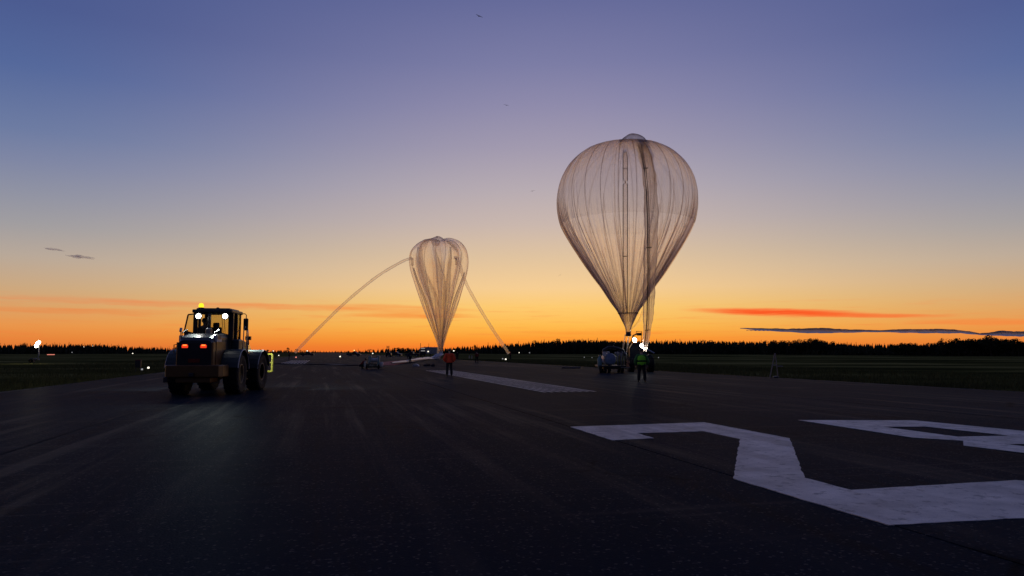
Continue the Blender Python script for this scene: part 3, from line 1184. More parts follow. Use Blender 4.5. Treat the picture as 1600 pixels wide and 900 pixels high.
# narrow duct down the front
dl = MB()
for off in (-3.4, 3.4):
    path = [loc(977 + off * (0.35 if py < 240 else 1), py, front_depth(977, py, 0.08) if py < 330 else BD - max(0.12, BP[min(range(len(BP)), key=lambda i: abs(BP[i][2] - py))][0]) - 0.12)
            for py in [238 + 7.2 * q for q in range(36)]]
    o = MB().tube(path, 0.028, 6).build('duct_edge', M['line'], balloon, 0, True)
mid_ = []
for q in range(36):
    py = 238 + 7.2 * q
    d = front_depth(977, py, 0.08) if py < 330 else BD - max(0.12, BP[min(range(len(BP)), key=lambda i: abs(BP[i][2] - py))][0]) - 0.12
    mid_.append(loc(977, py, d))
M['duct'] = film('duct_film', 0.16, (0.6, 0.56, 0.58))
MB().tube(mid_, 0.16, 8, flat=0.5).build('duct', M['duct'], balloon, 0, True)
for py in (263.5, 400.5):
    k = min(range(len(BP)), key=lambda i: abs(BP[i][2] - py))
    c = loc(977, py, BD - BP[k][0] - 0.22)
    MB().tube([c + Vector((-0.17, 0, 0)), c + Vector((0.17, 0, 0))], 0.03, 6).build('duct_band', M['line'], balloon)
# hoop near the neck, neck collar, loose flap
k = min(range(len(BP)), key=lambda i: abs(BP[i][2] - 488))
rr, zz = BP[k][0] * 1.02, BP[k][1]
MB().tube([(rr * math.cos(w * math.pi / 16), rr * math.sin(w * math.pi / 16), zz) for w in range(33)], 0.035, 6).build('hoop', M['line'], balloon, 0, True)
zc = at(BX, 521, BD).z
MB().lathe([(0.2, zc + 0.12), (0.2, zc - 0.06), (0.23, zc - 0.08), (0.23, zc - 0.2), (0.17, zc - 0.22)], 16).build('neck_collar', M['steel'], balloon, 0, True)
fl = MB()
A_ = [(984, 515), (991, 508.5), (996, 502), (1000, 494), (1003, 484), (1005, 474)]
B_ = [(984, 516.5), (993, 511), (1000, 503), (1004, 494), (1006, 484), (1007, 474)]
vs = []
for (a, b), (c, e) in zip(A_, B_):
    vs += [loc(a, b, 57.2), loc((a + c) / 2 + 0.6, (b + e) / 2 + 0.6, 57.0), loc(c, e, 57.2)]
fs = []
for i in range(len(A_) - 1):
    for j in range(2):
        fs.append((3 * i + j, 3 * i + j + 1, 3 * i + 4 + j, 3 * i + 3 + j))
fl.add(vs, fs)
M['flap'] = film('flap_film', 0.3)
fl.build('loose_flap', M['flap'], balloon, 0, True)
for a, b in ((977, 972.5), (982.5, 979.5)):
    MB().tube([loc(a, 523, BD), loc((a + b) / 2, 536, BD - .3), loc(b, 549.5, 57)], [0.05, 0.06, 0.05], 8).build('neck_sleeve', M['tube'], balloon, 0, True)

# ------------------------------------------------------------------ limp balloon further down the runway
SD = 160.0
SPROF = [(377.5, 1.5), (375, 6), (374, 13), (375.5, 22), (379.5, 30.5), (386, 38), (394, 43.2), (404, 46), (413, 46.2), (424, 44.5), (438, 40.5), (454, 35.6), (470, 30.6), (486, 25),
         (500, 19.6), (515, 13.6), (530, 8), (540, 5), (549, 3.6)]
SP = []
for y, hw in smooth_prof(SPROF, 72):
    cx = 685.0 + (y - 375) / 175.0 * 4.0
    p = at(cx, y, SD)
    SP.append((max(0.08, radius_px(hw, p)), p.z, y, p.x))
SB = Vector((at(687, 549, SD).x, SD, 0))
limp = thing('limp_balloon', 'smaller deeply folded translucent balloon held by two inflation tubes further down the runway', 'balloon', tuple(SB))
rs = random.Random(12)
CRE = [(-1.78, 0.20, 0.55), (-2.45, 0.3, 0.5), (-1.15, 0.26, 0.5), (-0.45, 0.3, 0.4), (0.4, 0.35, 0.5), (1.2, 0.35, 0.55), (2.0, 0.3, 0.45), (2.9, 0.35, 0.45)]
SF = [(k, rs.uniform(0, 6.28), rs.uniform(0.5, 1)) for k in (23, 37, 53, 71, 89)]


def limp_point(th, i):
    r, z, y, cx = SP[i]
    t_ = (y - 374) / 176.0
    deep = min(1.0, max(0.0, (y - 372) / 40)) * (0.55 + 0.9 * t_)
    f = 0.0
    for c, w, a in CRE:
        cc = c + 0.35 * math.sin(2.2 * t_ + 3 * c) * t_
        d = abs((th - cc + math.pi) % (2 * math.pi) - math.pi)
        ww = w * (0.75 + 1.0 * t_)
        if d < ww:
            f = max(f, a * (1 - d / ww) ** 1.2)
    s = 0
    for k, ph, a in SF:
        s += a * (1 - 2 * abs(math.sin(k * th + ph)))
    rr = r * (1 - min(0.86, f * deep)) * (1 + (0.006 + 0.05 * t_) * s / 2)
    # lumpy, pinched crown
    up = max(0.0, 1 - abs(y - 381) / 26.0)
    z = z + up * (0.42 * math.sin(3 * th + 0.6) + 0.3 * math.sin(5 * th + 2.2)) * min(1.0, r / 2.2)
    rr *= 1 + 0.05 * up * math.sin(4 * th + 1.1)
    return Vector((cx - SB.x + rr * math.cos(th), rr * math.sin(th), z))


NS_ = 16
for g_ in range(NS_):
    gm = MB()
    nc = 16
    vs = [limp_point(2 * math.pi * (g_ + j / nc) / NS_, i) for i in range(len(SP)) for j in range(nc + 1)]
    fs = [(i * (nc + 1) + j, (i + 1) * (nc + 1) + j, (i + 1) * (nc + 1) + j + 1, i * (nc + 1) + j + 1) for i in range(len(SP) - 1) for j in range(nc)]
    gm.add(vs, fs)
    gm.build('gore', M['film2'], limp, 0, True)
    th = 2 * math.pi * g_ / NS_
    MB().tube([limp_point(th, i) for i in range(0, len(SP), 2)], 0.035, 4).build('seam_tape', M['tape'], limp, 0, True)
c = loc(681, 377, SD - 0.5, SB)
MB().lathe([(0.0, 0.35), (0.6, 0.3), (0.95, 0.1), (1.0, -0.3), (0.6, -0.9)], 12, 2, 0, None, tuple(c)).build('crown_fitting', M['filltube'], limp, 0, True)
# two lobes puffing up beside the crown
M['fold'] = film('fold_film', 0.6, (0.78, 0.68, 0.63), frost=0.3)
FOLDS = [([(652, 386), (651, 405), (654, 425), (662, 450), (674, 480), (684, 520), (688, 545)], [(659, 384), (661, 400), (665, 420), (674, 442), (684, 465), (689, 500), (690, 545)]),
         ([(676, 382), (680, 400), (681, 420), (682, 440), (686, 470), (689, 510), (690, 545)], [(677, 382), (684, 400), (691, 420), (697, 440), (697, 470), (694, 510), (691, 545)]),
         ([(702, 385), (702.5, 400), (699, 420), (696, 445), (695, 480), (692, 515), (690, 545)], [(705, 387), (706, 405), (704.5, 425), (704, 450), (700, 480), (694, 515), (691, 545)]),
         ([(645, 420), (650, 438), (659, 462), (671, 497), (682, 530), (686, 545), (688, 549)], [(647, 418), (654, 438), (664, 462), (676, 497), (685, 530), (688, 545), (690, 549)]),
         ([(724, 428), (717, 446), (708, 470), (701, 497), (694, 525), (690, 545), (689, 549)], [(727, 424), (722, 446), (714, 470), (706, 497), (698, 525), (692, 545), (691, 549)])]
for fi, (la, ra) in enumerate(FOLDS):
    fm, n_, c_ = MB(), 36, 10
    la, ra = smooth_prof(la, n_), smooth_prof(ra, n_)
    vs, fs = [], []
    for i in range(n_ + 1):
        dd = 3.2 * (1 - i / n_) + 0.35
        for j in range(c_ + 1):
            s = j / c_
            px, py = la[i][0] + (ra[i][0] - la[i][0]) * s, la[i][1] + (ra[i][1] - la[i][1]) * s
            vs.append(loc(px, py, SD - dd - 0.5 * math.sin(math.pi * s) - 0.12 * math.sin(9.4 * s + fi), SB))
    for i in range(n_):
        for j in range(c_):
            b_ = i * (c_ + 1) + j
            fs.append((b_, b_ + c_ + 1, b_ + c_ + 2, b_ + 1))
    fm.add(vs, fs)
    fm.build('fold', M['fold'], limp, 0, True)
# lobes of film puffing up beside the crown
for sx, pr_ in ((669, [(373.2, 0.5), (374.5, 7), (379, 12.5), (386, 15.5), (395, 16.5), (410, 15), (430, 12), (455, 7), (480, 1)]), (700, [(374.5, 0.5), (376, 8), (380, 14), (388, 18.5), (398, 20), (412, 19), (432, 15), (460, 8), (484, 1)])):
    lm_, n_, k_ = MB(), 40, 40
    vs, fs = [], []
    for y, hw in smooth_prof(pr_, n_):
        p = at(sx + (y - 373) * (0.16 if sx < 680 else -0.08), y, SD - 2.6)
        r_ = radius_px(max(0.2, hw), p)
        for j in range(k_):
            w = 2 * math.pi * j / k_
            q_ = r_ * (1 + 0.02 * math.sin(12 * w) + 0.012 * math.sin(19 * w + 2))
            vs.append(p - SB + Vector((q_ * math.cos(w), q_ * 0.8 * math.sin(w), 0)))
    for i in range(n_):
        for j in range(k_):
            fs.append((i * k_ + j, (i + 1) * k_ + j, (i + 1) * k_ + (j + 1) % k_, i * k_ + (j + 1) % k_))
    lm_.add(vs, fs)
    M['lobe'] = film('lobe_film', 0.07)
    lm_.build('crown_lobe', M['lobe'], limp, 0, True)
for px, py in ((644.5, 404), (712.5, 403)):
    d = SD - (1.0 if px < 660 else 6.2)
    MB().tube([loc(px, py - 0.5, d, SB), loc(px + 0.3, py + 5, d, SB), loc(px + 0.5, py + 11, d + 0.1, SB)], 0.22, 8).build('tube_sleeve', M['filltube'], limp, 0, True)


def sag_tube(pix, ds, w, parent):
    path = []
    for q in range(40):
        s = q / 39 * (len(pix) - 1)
        k = min(int(s), len(pix) - 2)
        f = s - k
        p0, p1, p2, p3 = pix[max(k - 1, 0)], pix[k], pix[k + 1], pix[min(k + 2, len(pix) - 1)]
        xy = [0.5 * (2 * b + (c - a) * f + (2 * a - 5 * b + 4 * c - d) * f ** 2 + (3 * b - a - 3 * c + d) * f ** 3) for a, b, c, d in zip(p0, p1, p2, p3)]
        path.append(loc(xy[0], xy[1], ds[0] + (ds[1] - ds[0]) * q / 39, SB))
    return MB().tube(path, [w * (1 + 0.07 * math.sin(q * 1.3) + 0.05 * math.sin(q * 2.9 + w * 40)) for q in range(40)], 12).build('inflation_tube', M['tube'], parent, 0, True)


sag_tube([(643, 403.5), (632, 407), (615, 416), (590, 431.5), (560, 455), (530, 481.5), (500, 511), (480, 531), (461, 551)], (SD - 1, 152), 0.28, limp)
sag_tube([(711, 402.5), (716, 407), (727, 440), (745, 474), (770, 515), (795, 552)], (SD - 6.5, 158), 0.32, limp)
# the neck: a grey sleeve down to a ground fitting, from which the rest of the envelope lies bundled along the runway
path = [ground(612, 570.3), ground(622, 569), ground(634, 567.4), ground(648, 565.2), ground(662, 563), ground(674, 561.8)]
path = [p + Vector((0, 0, 0.25)) for p in path] + [at(681, 558.5, 158) , at(686, 555.8, 159), at(689.5, 552.8, SD), at(689, 549, SD)]
path = [p - SB for p in path]
tr_ = MB()
n = 24
vs, fs = [], []
rad = [0.15, 0.25, 0.35, 0.45, 0.6, 0.7, 0.75, 0.6, 0.4, 0.35]
pp, pr = [], []
for q in range(50):
    s = q / 49 * (len(path) - 1)
    k = min(int(s), len(path) - 2)
    pp.append(path[k].lerp(path[k + 1], s - k))
    pr.append(rad[k] + (rad[k + 1] - rad[k]) * (s - k))
for i, p in enumerate(pp):
    t_ = (pp[min(i + 1, 49)] - pp[max(i - 1, 0)]).normalized()
    a = t_.cross(Vector((0, 0, 1))).normalized()
    b = a.cross(t_)
    for j in range(n):
        w = 2 * math.pi * j / n
        r_ = pr[i] * (1 + 0.2 * math.sin(4 * w + 0.35 * i) + 0.12 * math.sin(9 * w - 0.8 * i))
        vs.append(p + a * math.cos(w) * r_ + b * math.sin(w) * r_ * (0.45 if i < 34 else 0.8))
for i in range(49):
    for j in range(n):
        j2 = (j + 1) % n
        fs.append((i * n + j, i * n + j2, (i + 1) * n + j2, (i + 1) * n + j))
tr_.add(vs, fs)
tr_.build('bundled_envelope', M['groundfilm'], limp, 0, True)

# red ground cloth the envelope lies on
rc = MB()
pts = [ground(x, y) for x, y in [(597, 570.6), (616, 570.9), (632, 567.3), (646, 564.2), (634, 563.2), (612, 564.4), (598, 566)]]
rc.prism([(p.x, p.y) for p in pts], 2, 0.0, 0.03)
tag(rc.build('ground_cloth', M['redcloth']), 'red ground cloth spread under the near end of the bundled white film', 'ground cloth')
# ------------------------------------------------------------------ wheel loader
HL = R(7.0)
loader = thing('wheel_loader', 'big dark wheel loader with two lit work lights and an amber beacon, seen from behind', 'loader', (-11.63, 28.35, 0), HL)


def wheel_meshes(r, w, rimr, name='wheel', lugs=20):
    t = MB()
    h = w / 2
    t.lathe([(rimr, -h * 0.8), (r * 0.72, -h), (r * 0.9, -h * 0.98), (r * 0.965, -h * 0.8), (r * 0.975, 0), (r * 0.965, h * 0.8), (r * 0.9, h * 0.98), (r * 0.72, h), (rimr, h * 0.8)], 40, 0)
    for k in range(lugs):
        for s in (-1, 1):
            a = 2 * math.pi * (k + (0.5 if s > 0 else 0)) / lugs
            T = Matrix.Rotation(a, 4, 'X')
            t.add([(s * h * 0.08, -0.05 * r, r * 0.95), (s * h * 0.98, -0.14 * r, r * 0.93), (s * h * 0.98, -0.02 * r, r * 0.93), (s * h * 0.08, 0.07 * r, r * 0.95),
                   (s * h * 0.08, -0.05 * r, r), (s * h * 0.9, -0.14 * r, r), (s * h * 0.9, -0.02 * r, r), (s * h * 0.08, 0.07 * r, r)],
                  [(4, 5, 6, 7), (0, 1, 5, 4), (1, 2, 6, 5), (2, 3, 7, 6), (3, 0, 4, 7)], 0, T)
    m_ = MB()
    for s in (-1, 1):
        m_.lathe([(rimr * 1.04, s * h * 0.8), (rimr * 1.04, s * h * 0.86), (rimr * 0.92, s * h * 0.86), (rimr * 0.82, s * h * 0.45), (rimr * 0.45, s * h * 0.4), (rimr * 0.42, s * h * 0.62), (rimr * 0.25, s * h * 0.68), (0, s * h * 0.68)], 28, 0)
        for k in range(8):
            a = 2 * math.pi * k / 8
            c_ = Vector((0, math.cos(a), math.sin(a))) * rimr * 0.34
            m_.tube([c_ + Vector((s * h * 0.6, 0, 0)), c_ + Vector((s * h * 0.74, 0, 0))], rimr * 0.045, 6)
    return t, m_


def wheels(parent, places, r, w, rimr, rimmat='rim', T=None, lugs=20):
    t, m_ = wheel_meshes(r, w, rimr, lugs=lugs)
    tm, rm = t.mesh('tyre', M['rubber']), m_.mesh('rim', M[rimmat], True)
    hub = MB().lathe([(rimr * 0.5, -w * 0.3), (rimr * 0.5, w * 0.3)], 16, 0).mesh('wheel', M['steel'])
    for p in places:
        o_ = link('wheel', hub, parent)
        o_.location = p
        if T is not None:
            o_.rotation_euler = T.to_euler()
        link('tyre', tm, o_)
        link('rim', rm, o_)


# articulated front half, turned a little to the right
TF = Matrix.Translation((0, 1.6, 0)) @ Matrix.Rotation(R(-4.5), 4, 'Z') @ Matrix.Translation((0, -1.6, 0))
wheels(loader, [(-0.99, 0, 0.77), (0.99, 0, 0.77)], 0.77, 0.56, 0.36)
wheels(loader, [TF @ Vector((-0.99, 3.2, 0.77)), TF @ Vector((0.99, 3.2, 0.77))], 0.77, 0.56, 0.36, T=TF)

# hood: sloped rear top, rounded shoulders
def section(y, zt, hw, zb, sh):
    return [(-hw, y, zb), (-hw, y, zt - sh), (-hw + sh * 0.3, y, zt - sh * 0.3), (-hw + sh, y, zt), (hw - sh, y, zt), (hw - sh * 0.3, y, zt - sh * 0.3), (hw, y, zt - sh), (hw, y, zb)]


hd = MB()
secs = [section(-1.8, 2.0, 0.58, 0.95, 0.16), section(-1.62, 2.13, 0.6, 0.95, 0.17), section(-1.1, 2.26, 0.62, 0.95, 0.18), section(0.1, 2.32, 0.62, 0.95, 0.16), section(0.5, 2.3, 0.6, 0.95, 0.14)]
vs, fs = [], []
for s_ in secs:
    vs += s_
for i in range(len(secs) - 1):
    for j in range(8):
        j2 = (j + 1) % 8
        fs.append((i * 8 + j, i * 8 + j2, i * 8 + 8 + j2, i * 8 + 8 + j))
fs += [tuple(range(8)), tuple(range(39, 31, -1))]
hd.add(vs, fs)
hd.build('engine_hood', M['hood'], loader, 0.02)
# coloured rear corner posts and side panels
for s in (-1, 1):
    MB().prism([(s * 0.585, -1.83), (s * 0.64, -1.78), (s * 0.64, -1.5), (s * 0.6, -1.5)], 2, 0.98, 1.95).build('corner_post', M['yellow'], loader, 0.01)
    MB().box(min(s * 0.622, s * 0.65), max(s * 0.622, s * 0.65), -1.42, -0.15, 1.1, 1.98).build('side_panel', M['yellow'], loader, 0.01)
    lv = MB().box(min(s * 0.56, s * 0.668), max(s * 0.56, s * 0.668), -1.45, -0.8, 1.97, 2.2).build('shoulder_panel', M['white'], loader, 0.01)
    for k in range(3):
        MB().box(min(s * 0.58, s * 0.676), max(s * 0.58, s * 0.676), -1.38 + 0.19 * k, -1.26 + 0.19 * k, 2.07, 2.208).build('louvre', M['black'], lv)
gr = MB().box(-0.52, 0.52, -1.825, -1.795, 1.0, 1.93).build('radiator_grille', M['black'], loader, 0.008)
for k in range(9):
    MB().box(-0.48, 0.48, -1.845, -1.822, 1.04 + 0.072 * k, 1.075 + 0.072 * k).build('slat', M['black'], gr)
MB().box(-0.2, 0.2, -1.86, -1.845, 1.22, 1.36).build('number_plate', M['darkred'], loader, 0.004)
# grab rails along the hood
for s in (-1, 1):
    MB().tube([(s * 0.56, -1.5, 2.05), (s * 0.56, -1.45, 2.3), (s * 0.56, -0.9, 2.42), (s * 0.56, -0.85, 2.25)], 0.025, 8).build('grab_rail', M['black'], loader)
MB().tube([(-0.66, -1.7, 1.55), (-0.74, -1.72, 1.56), (-0.74, -1.72, 1.86), (-0.66, -1.7, 1.87)], 0.018, 6).build('grab_rail', M['black'], loader)
MB().tube([(-0.58, -1.55, 2.0), (-0.58, -1.55, 2.34)], 0.016, 6).tube([(-0.58, -1.58, 2.34), (-0.58, -1.52, 2.46)], 0.05, 10).build('camera_post', M['chrome'], loader)

cw = MB()
cw.prism([(-1.0, -1.75), (-0.9, -2.02), (0.9, -2.02), (1.0, -1.75), (1.0, -1.0), (0.66, -0.72), (-0.66, -0.72), (-1.0, -1.0)], 2, 0.7, 1.13)
cw.prism([(-0.6, -1.9), (0.6, -1.9), (0.6, -0.9), (-0.6, -0.9)], 2, 0.5, 0.7)
cwo = cw.build('counterweight', M['yellow'], loader, 0.03)
MB().box(-0.97, -0.83, -2.05, -1.9, 0.52, 0.72).build('tow_lug', M['steel'], cwo, 0.02)
MB().box(-0.08, 0.08, -2.16, -2.0, 0.72, 0.86).build('tow_hitch', M['steel'], cwo, 0.02)
for s in (-1, 1):
    tl = MB().box(s * 0.32 - 0.14, s * 0.32 + 0.14, -1.875, -1.83, 1.72, 1.92).build('tail_light', M['black'], loader, 0.015)
    MB().prism([(s * 0.32 - 0.1, 1.745), (s * 0.32 + 0.1, 1.745), (s * 0.32 + 0.11, 1.82), (s * 0.32 + 0.08, 1.87), (s * 0.32 - 0.08, 1.87), (s * 0.32 - 0.11, 1.82)], 1, -1.89, -1.87).build('lens', M['tail'], tl)
    MB().prism([(s * 0.32 - 0.07, 1.825), (s * 0.32 + 0.07, 1.825), (s * 0.32 + 0.06, 1.862), (s * 0.32 - 0.06, 1.862)], 1, -1.897, -1.889).build('bulb', M['tailbulb'], tl)

# chassis and axles
ch = MB()
ch.box(-0.45, 0.45, -0.7, 1.45, 0.55, 1.1)
ch.tube([(-0.8, 0, 0.77), (0.8, 0, 0.77)], 0.16, 12)
ch.box(-0.3, 0.3, 1.45, 1.75, 0.6, 1.3)
ch.build('rear_chassis', M['steel'], loader, 0.02)
MB().box(-0.85, 0.85, 0.35, 2.0, 1.1, 1.55).build('platform', M['black'], loader, 0.02)

# cab
cab = MB()
ZR, ZF = 3.12, 1.55
PIL = [(-0.76, 0.5, 0.09), (0.76, 0.5, 0.11), (-0.74, 1.95, 0.07), (0.74, 1.95, 0.08), (-0.8, 1.2, 0.06), (0.8, 1.2, 0.06)]
cabo = MB().box(-0.78, 0.78, 0.44, 2.0, ZF, 2.02).build('cab', M['black'], loader, 0.02)
for x_, y_, w_ in PIL:
    MB().prism([(x_ - w_, y_ - w_ * .6), (x_ + w_, y_ - w_ * .6), (x_ + w_, y_ + w_ * .6), (x_ - w_, y_ + w_ * .6)], 2, 2.01, ZR).build('pillar', M['black'], cabo, 0.015)
rf = MB()
rf.prism([(-0.86, 0.3), (-0.8, 0.22), (0.8, 0.22), (0.86, 0.3), (0.86, 2.1), (0.78, 2.18), (-0.78, 2.18), (-0.86, 2.1)], 2, ZR, ZR + 0.13)
rf.prism([(-0.72, 0.4), (0.72, 0.4), (0.72, 2.0), (-0.72, 2.0)], 2, ZR + 0.125, ZR + 0.19)
rf.build('roof', M['fender'], cabo, 0.045)
for name_, x0, x1, y0, y1 in (('window_pane', -0.67, 0.65, 0.47, 0.48), ('window_pane', -0.67, 0.66, 1.96, 1.97), ('window_pane', 0.775, 0.785, 0.58, 1.14), ('window_pane', 0.775, 0.785, 1.26, 1.88)):
    MB().box(x0, x1, y0, y1, 2.02, ZR - 0.01).build(name_, M['glass'], cabo)
cabo.scale = (0.88, 0.94, 1)
# door latched open on the left, swung out square to the cab
dr = MB()
X0, X1, Y_ = -1.12, -0.68, 0.62
for (a, b) in (((X0, 2.42), (X1, 2.30)), ((X0, 2.42), (X0 + 0.12, 3.06)), ((X0 + 0.12, 3.06), (X1, 3.1)), ((X1, 3.1), (X1, 2.3)), ((X0, 2.42), (X0 + .1, 1.7)), ((X0 + .1, 1.7), (X1, 1.62)), ((X1, 2.3), (X1, 1.62))):
    dr.tube([(a[0], Y_, a[1]), (b[0], Y_, b[1])], 0.03, 6)
dro = dr.build('cab_door', M['black'], loader)
MB().prism([(X0 + 0.02, 2.42), (X0 + .13, 3.04), (X1, 3.08), (X1, 2.32)], 1, Y_ - 0.006, Y_ + 0.006).build('window_pane', M['glass'], dro)
MB().prism([(X0 + .1, 1.72), (X0 + .02, 2.4), (X1, 2.28), (X1, 1.64)], 1, Y_ - 0.012, Y_ + 0.012).build('lower_panel', M['black'], dro)
# work lights under the roof at the rear
for s, x_ in ((-1, -0.45), (1, 0.54)):
    c_ = (x_, 0.16, 2.98)
    wl = MB().lathe([(0.0, 0.24), (0.09, 0.22), (0.13, 0.12), (0.135, 0.06)], 20, 1, 0, None, (x_, 0.0, 2.98)).box(x_ - .02, x_ + .02, 0.1, 0.3, 3.05, 3.14).build('work_light', M['black'], loader)
    MB().lathe([(0.092, 0.062), (0.08, 0.03), (0.0, 0.015)], 20, 1, 0, None, (x_, 0.0, 2.98)).build('lens', M['lampw'], wl, 0, True)
    lamp('work_light_beam', 'SPOT', (x_, -0.06, 2.98), 190, (0.86, 1.0, 0.93), loader, (x_ * 2.5, -11.0, 0), 50, 1.0, 0.1)
# beacon
bc = MB().tube([(-0.6, 0.9, ZR + 0.1), (-0.6, 0.9, ZR + 0.2)], 0.04, 10).lathe([(0.11, ZR + 0.24), (0.12, ZR + 0.3), (0.1, ZR + 0.34)], 16, 2, 0, None, (-0.6, 0.9, -0.1)).build('beacon', M['black'], loader)
MB().lathe([(0.095, ZR + 0.335), (0.1, ZR + 0.42), (0.075, ZR + 0.49), (0.0, ZR + 0.52)], 16, 2, 0, None, (-0.6, 0.9, -0.1)).build('lamp_dome', M['amber'], bc, 0, True)
MB().lathe([(0.07, ZR + 0.18), (0.06, ZR + 0.25), (0.0, ZR + 0.26)], 10, 2, 0, None, (0.0, 1.1, 0)).build('roof_sensor', M['darkred'], cabo)
MB().tube([(-0.05, 0.1, 2.28), (-0.05, 0.1, 2.98), (-0.05, 0.06, 3.04)], 0.065, 14).build('exhaust_stack', M['steel'], loader)
MB().lathe([(0.13, 2.3), (0.14, 2.48), (0.1, 2.52)], 14, 2, 0, None, (-0.05, 0.1, 0)).build('exhaust_guard', M['chrome'], loader)
# inside: seat, console, steering wheel
st = MB().box(-0.26, 0.26, 0.95, 1.4, 1.85, 2.05).box(-0.25, 0.25, 0.88, 1.02, 2.0, 2.58).box(-0.14, 0.14, 0.9, 1.0, 2.55, 2.76).build('operator_seat', M['navy'], cabo, 0.05)
MB().tube([(0, 1.85, 1.7), (0, 1.68, 2.22)], 0.05, 8).lathe([(0.2, -0.015), (0.22, 0), (0.2, 0.015), (0.18, 0)], 20, 2, 0, Matrix.Translation((0, 1.66, 2.26)) @ Matrix.Rotation(R(35), 4, 'X')).build('steering_column', M['black'], cabo)
MB().box(0.3, 0.62, 1.1, 1.7, 1.8, 2.3).build('control_console', M['black'], cabo, 0.04)
for dx in (0.0, 0.09):
    MB().tube([(-0.06 + dx, 1.99, 3.05), (0.02 + dx, 1.99, 2.4)], 0.012, 5).build('wiper', M['black'], cabo)
# mirrors
mr = MB().tube([(0.62, 1.8, 3.16), (0.86, 1.9, 3.17), (0.91, 1.9, 3.12), (0.91, 1.9, 2.98)], 0.018, 6).build('mirror', M['black'], loader)
MB().box(0.8, 1.0, 1.86, 1.94, 2.48, 2.98).build('mirror_head', M['black'], mr, 0.04)
MB().box(0.82, 0.98, 1.855, 1.862, 2.52, 2.94).build('mirror_glass', M['steel'], mr)
# right-hand rail, steps and hydraulics seen beside the cab
MB().tube([(0.98, 1.2, 1.45), (0.98, 1.25, 2.5), (0.98, 1.5, 2.62), (0.98, 1.75, 2.5), (0.98, 1.8, 1.5)], 0.022, 8).build('handrail', M['chrome'], loader)
MB().tube([(0.92, 2.1, 1.5), (0.92, 2.25, 2.4), (0.85, 2.5, 2.55), (0.85, 2.75, 1.9)], 0.022, 8).build('handrail', M['chrome'], loader)
for k in range(3):
    MB().box(0.82, 1.08, 1.35, 1.75, 0.5 + 0.32 * k, 0.53 + 0.32 * k).build('step', M['steel'], loader)
MB().box(0.66, 0.98, 0.5, 1.15, 1.55, 2.1).build('battery_box', M['fender'], loader, 0.06)


def fender(y, s, T, y0, y1, rad):
    m_ = MB(T)
    vs, fs = [], []
    n = 12
    for i in range(n + 1):
        a = R(y0 + (y1 - y0) * i / n)
        for xx in (s * 0.66, s * 1.3):
            for rr in (rad, rad + 0.04):
                vs.append((xx, y + rr * math.cos(a), 0.77 + rr * math.sin(a)))
    for i in range(n):
        b_ = i * 4
        fs += [(b_, b_ + 2, b_ + 6, b_ + 4), (b_ + 1, b_ + 5, b_ + 7, b_ + 3), (b_, b_ + 4, b_ + 5, b_ + 1), (b_ + 2, b_ + 3, b_ + 7, b_ + 6)]
    fs += [(0, 1, 3, 2), (n * 4, n * 4 + 2, n * 4 + 3, n * 4 + 1)]
    m_.add(vs, fs)
    o_ = m_.build('fender', M['fender'], loader, 0.012)
    lip = MB(T).tube([(s * 1.3, y + (rad + .02) * math.cos(R(y0 + (y1 - y0) * i / 14)), 0.77 + (rad + .02) * math.sin(R(y0 + (y1 - y0) * i / 14))) for i in range(15)], 0.02, 6).build('fender_lip', M['grey'], o_)


I4 = Matrix.Identity(4)
for s in (-1, 1):
    fender(0, s, I4, 10, 165, 0.9)
    fender(3.2, s, TF, 15, 170, 0.88)
# front frame, lift arms, boom tower, headlights, yellow fork carriage
ff = MB(TF)
ff.box(-0.4, 0.4, 1.8, 3.7, 0.6, 1.35)
ff.tube([(-0.8, 3.2, 0.77), (0.8, 3.2, 0.77)], 0.16, 12)
for s in (-1, 1):
    ff.prism([(2.0, 1.3), (2.15, 2.0), (2.55, 2.12), (3.1, 1.5), (3.6, 1.3)], 0, s * 0.42 - 0.04, s * 0.42 + 0.04)
ff.build('front_frame', M['steel'], loader, 0.02)
for s in (-1, 1):
    MB(TF).prism([(2.2, 1.85), (2.3, 2.1), (3.3, 2.0), (4.3, 1.3), (4.95, 0.6), (4.75, 0.45), (4.0, 1.0), (3.1, 1.65)], 0, s * 0.55 - 0.06, s * 0.55 + 0.06).build('lift_arm', M['yellow'], loader, 0.02)
MB(TF).prism([(2.7, 1.5), (2.9, 2.05), (3.3, 2.12), (3.75, 1.9), (4.4, 1.2), (4.2, 1.05), (3.4, 1.5)], 0, -0.14, 0.14).build('bell_crank', M['grey'], loader, 0.03)
MB(TF).tube([(0, 2.2, 1.75), (0, 3.0, 1.95)], 0.09, 12).tube([(0, 3.0, 1.95), (0, 3.35, 2.03)], 0.05, 10).build('tilt_cylinder', M['chrome'], loader)
for s in (-1, 1):
    hl = MB(TF).tube([(s * 0.75, 2.7, 1.55), (s * 0.75, 2.75, 2.12)], 0.03, 8).box(s * 0.75 - 0.11, s * 0.75 + 0.11, 2.68, 2.82, 2.1, 2.26).build('headlight', M['black'], loader, 0.02)
    MB(TF).box(s * 0.75 - 0.09, s * 0.75 + 0.09, 2.82, 2.83, 2.12, 2.24).build('lens', M['lampw'], hl)
    p = TF @ Vector((s * 0.75, 2.9, 2.18))
    lamp('headlight_beam', 'SPOT', tuple(p), 260, (1, 0.98, 0.88), loader, tuple(p + Vector((s * 2.0, 6, -2.6))), 145, 0.35, 0.06)
fc = MB(TF)
Y0 = 5.35
for a, b, w_ in (((-1.05, 0.72), (-1.05, 1.5), .035), ((1.05, 0.72), (1.05, 1.5), .05), ((-1.05, 1.5), (1.05, 1.5), .042), ((-1.05, 0.72), (1.05, 0.72), .04), ((-1.05, 1.12), (1.05, 1.12), .035)):
    fc.tube([(a[0], Y0, a[1]), (b[0], Y0, b[1])], w_, 6)
fco = fc.build('fork_carriage', M['hivis'], loader)
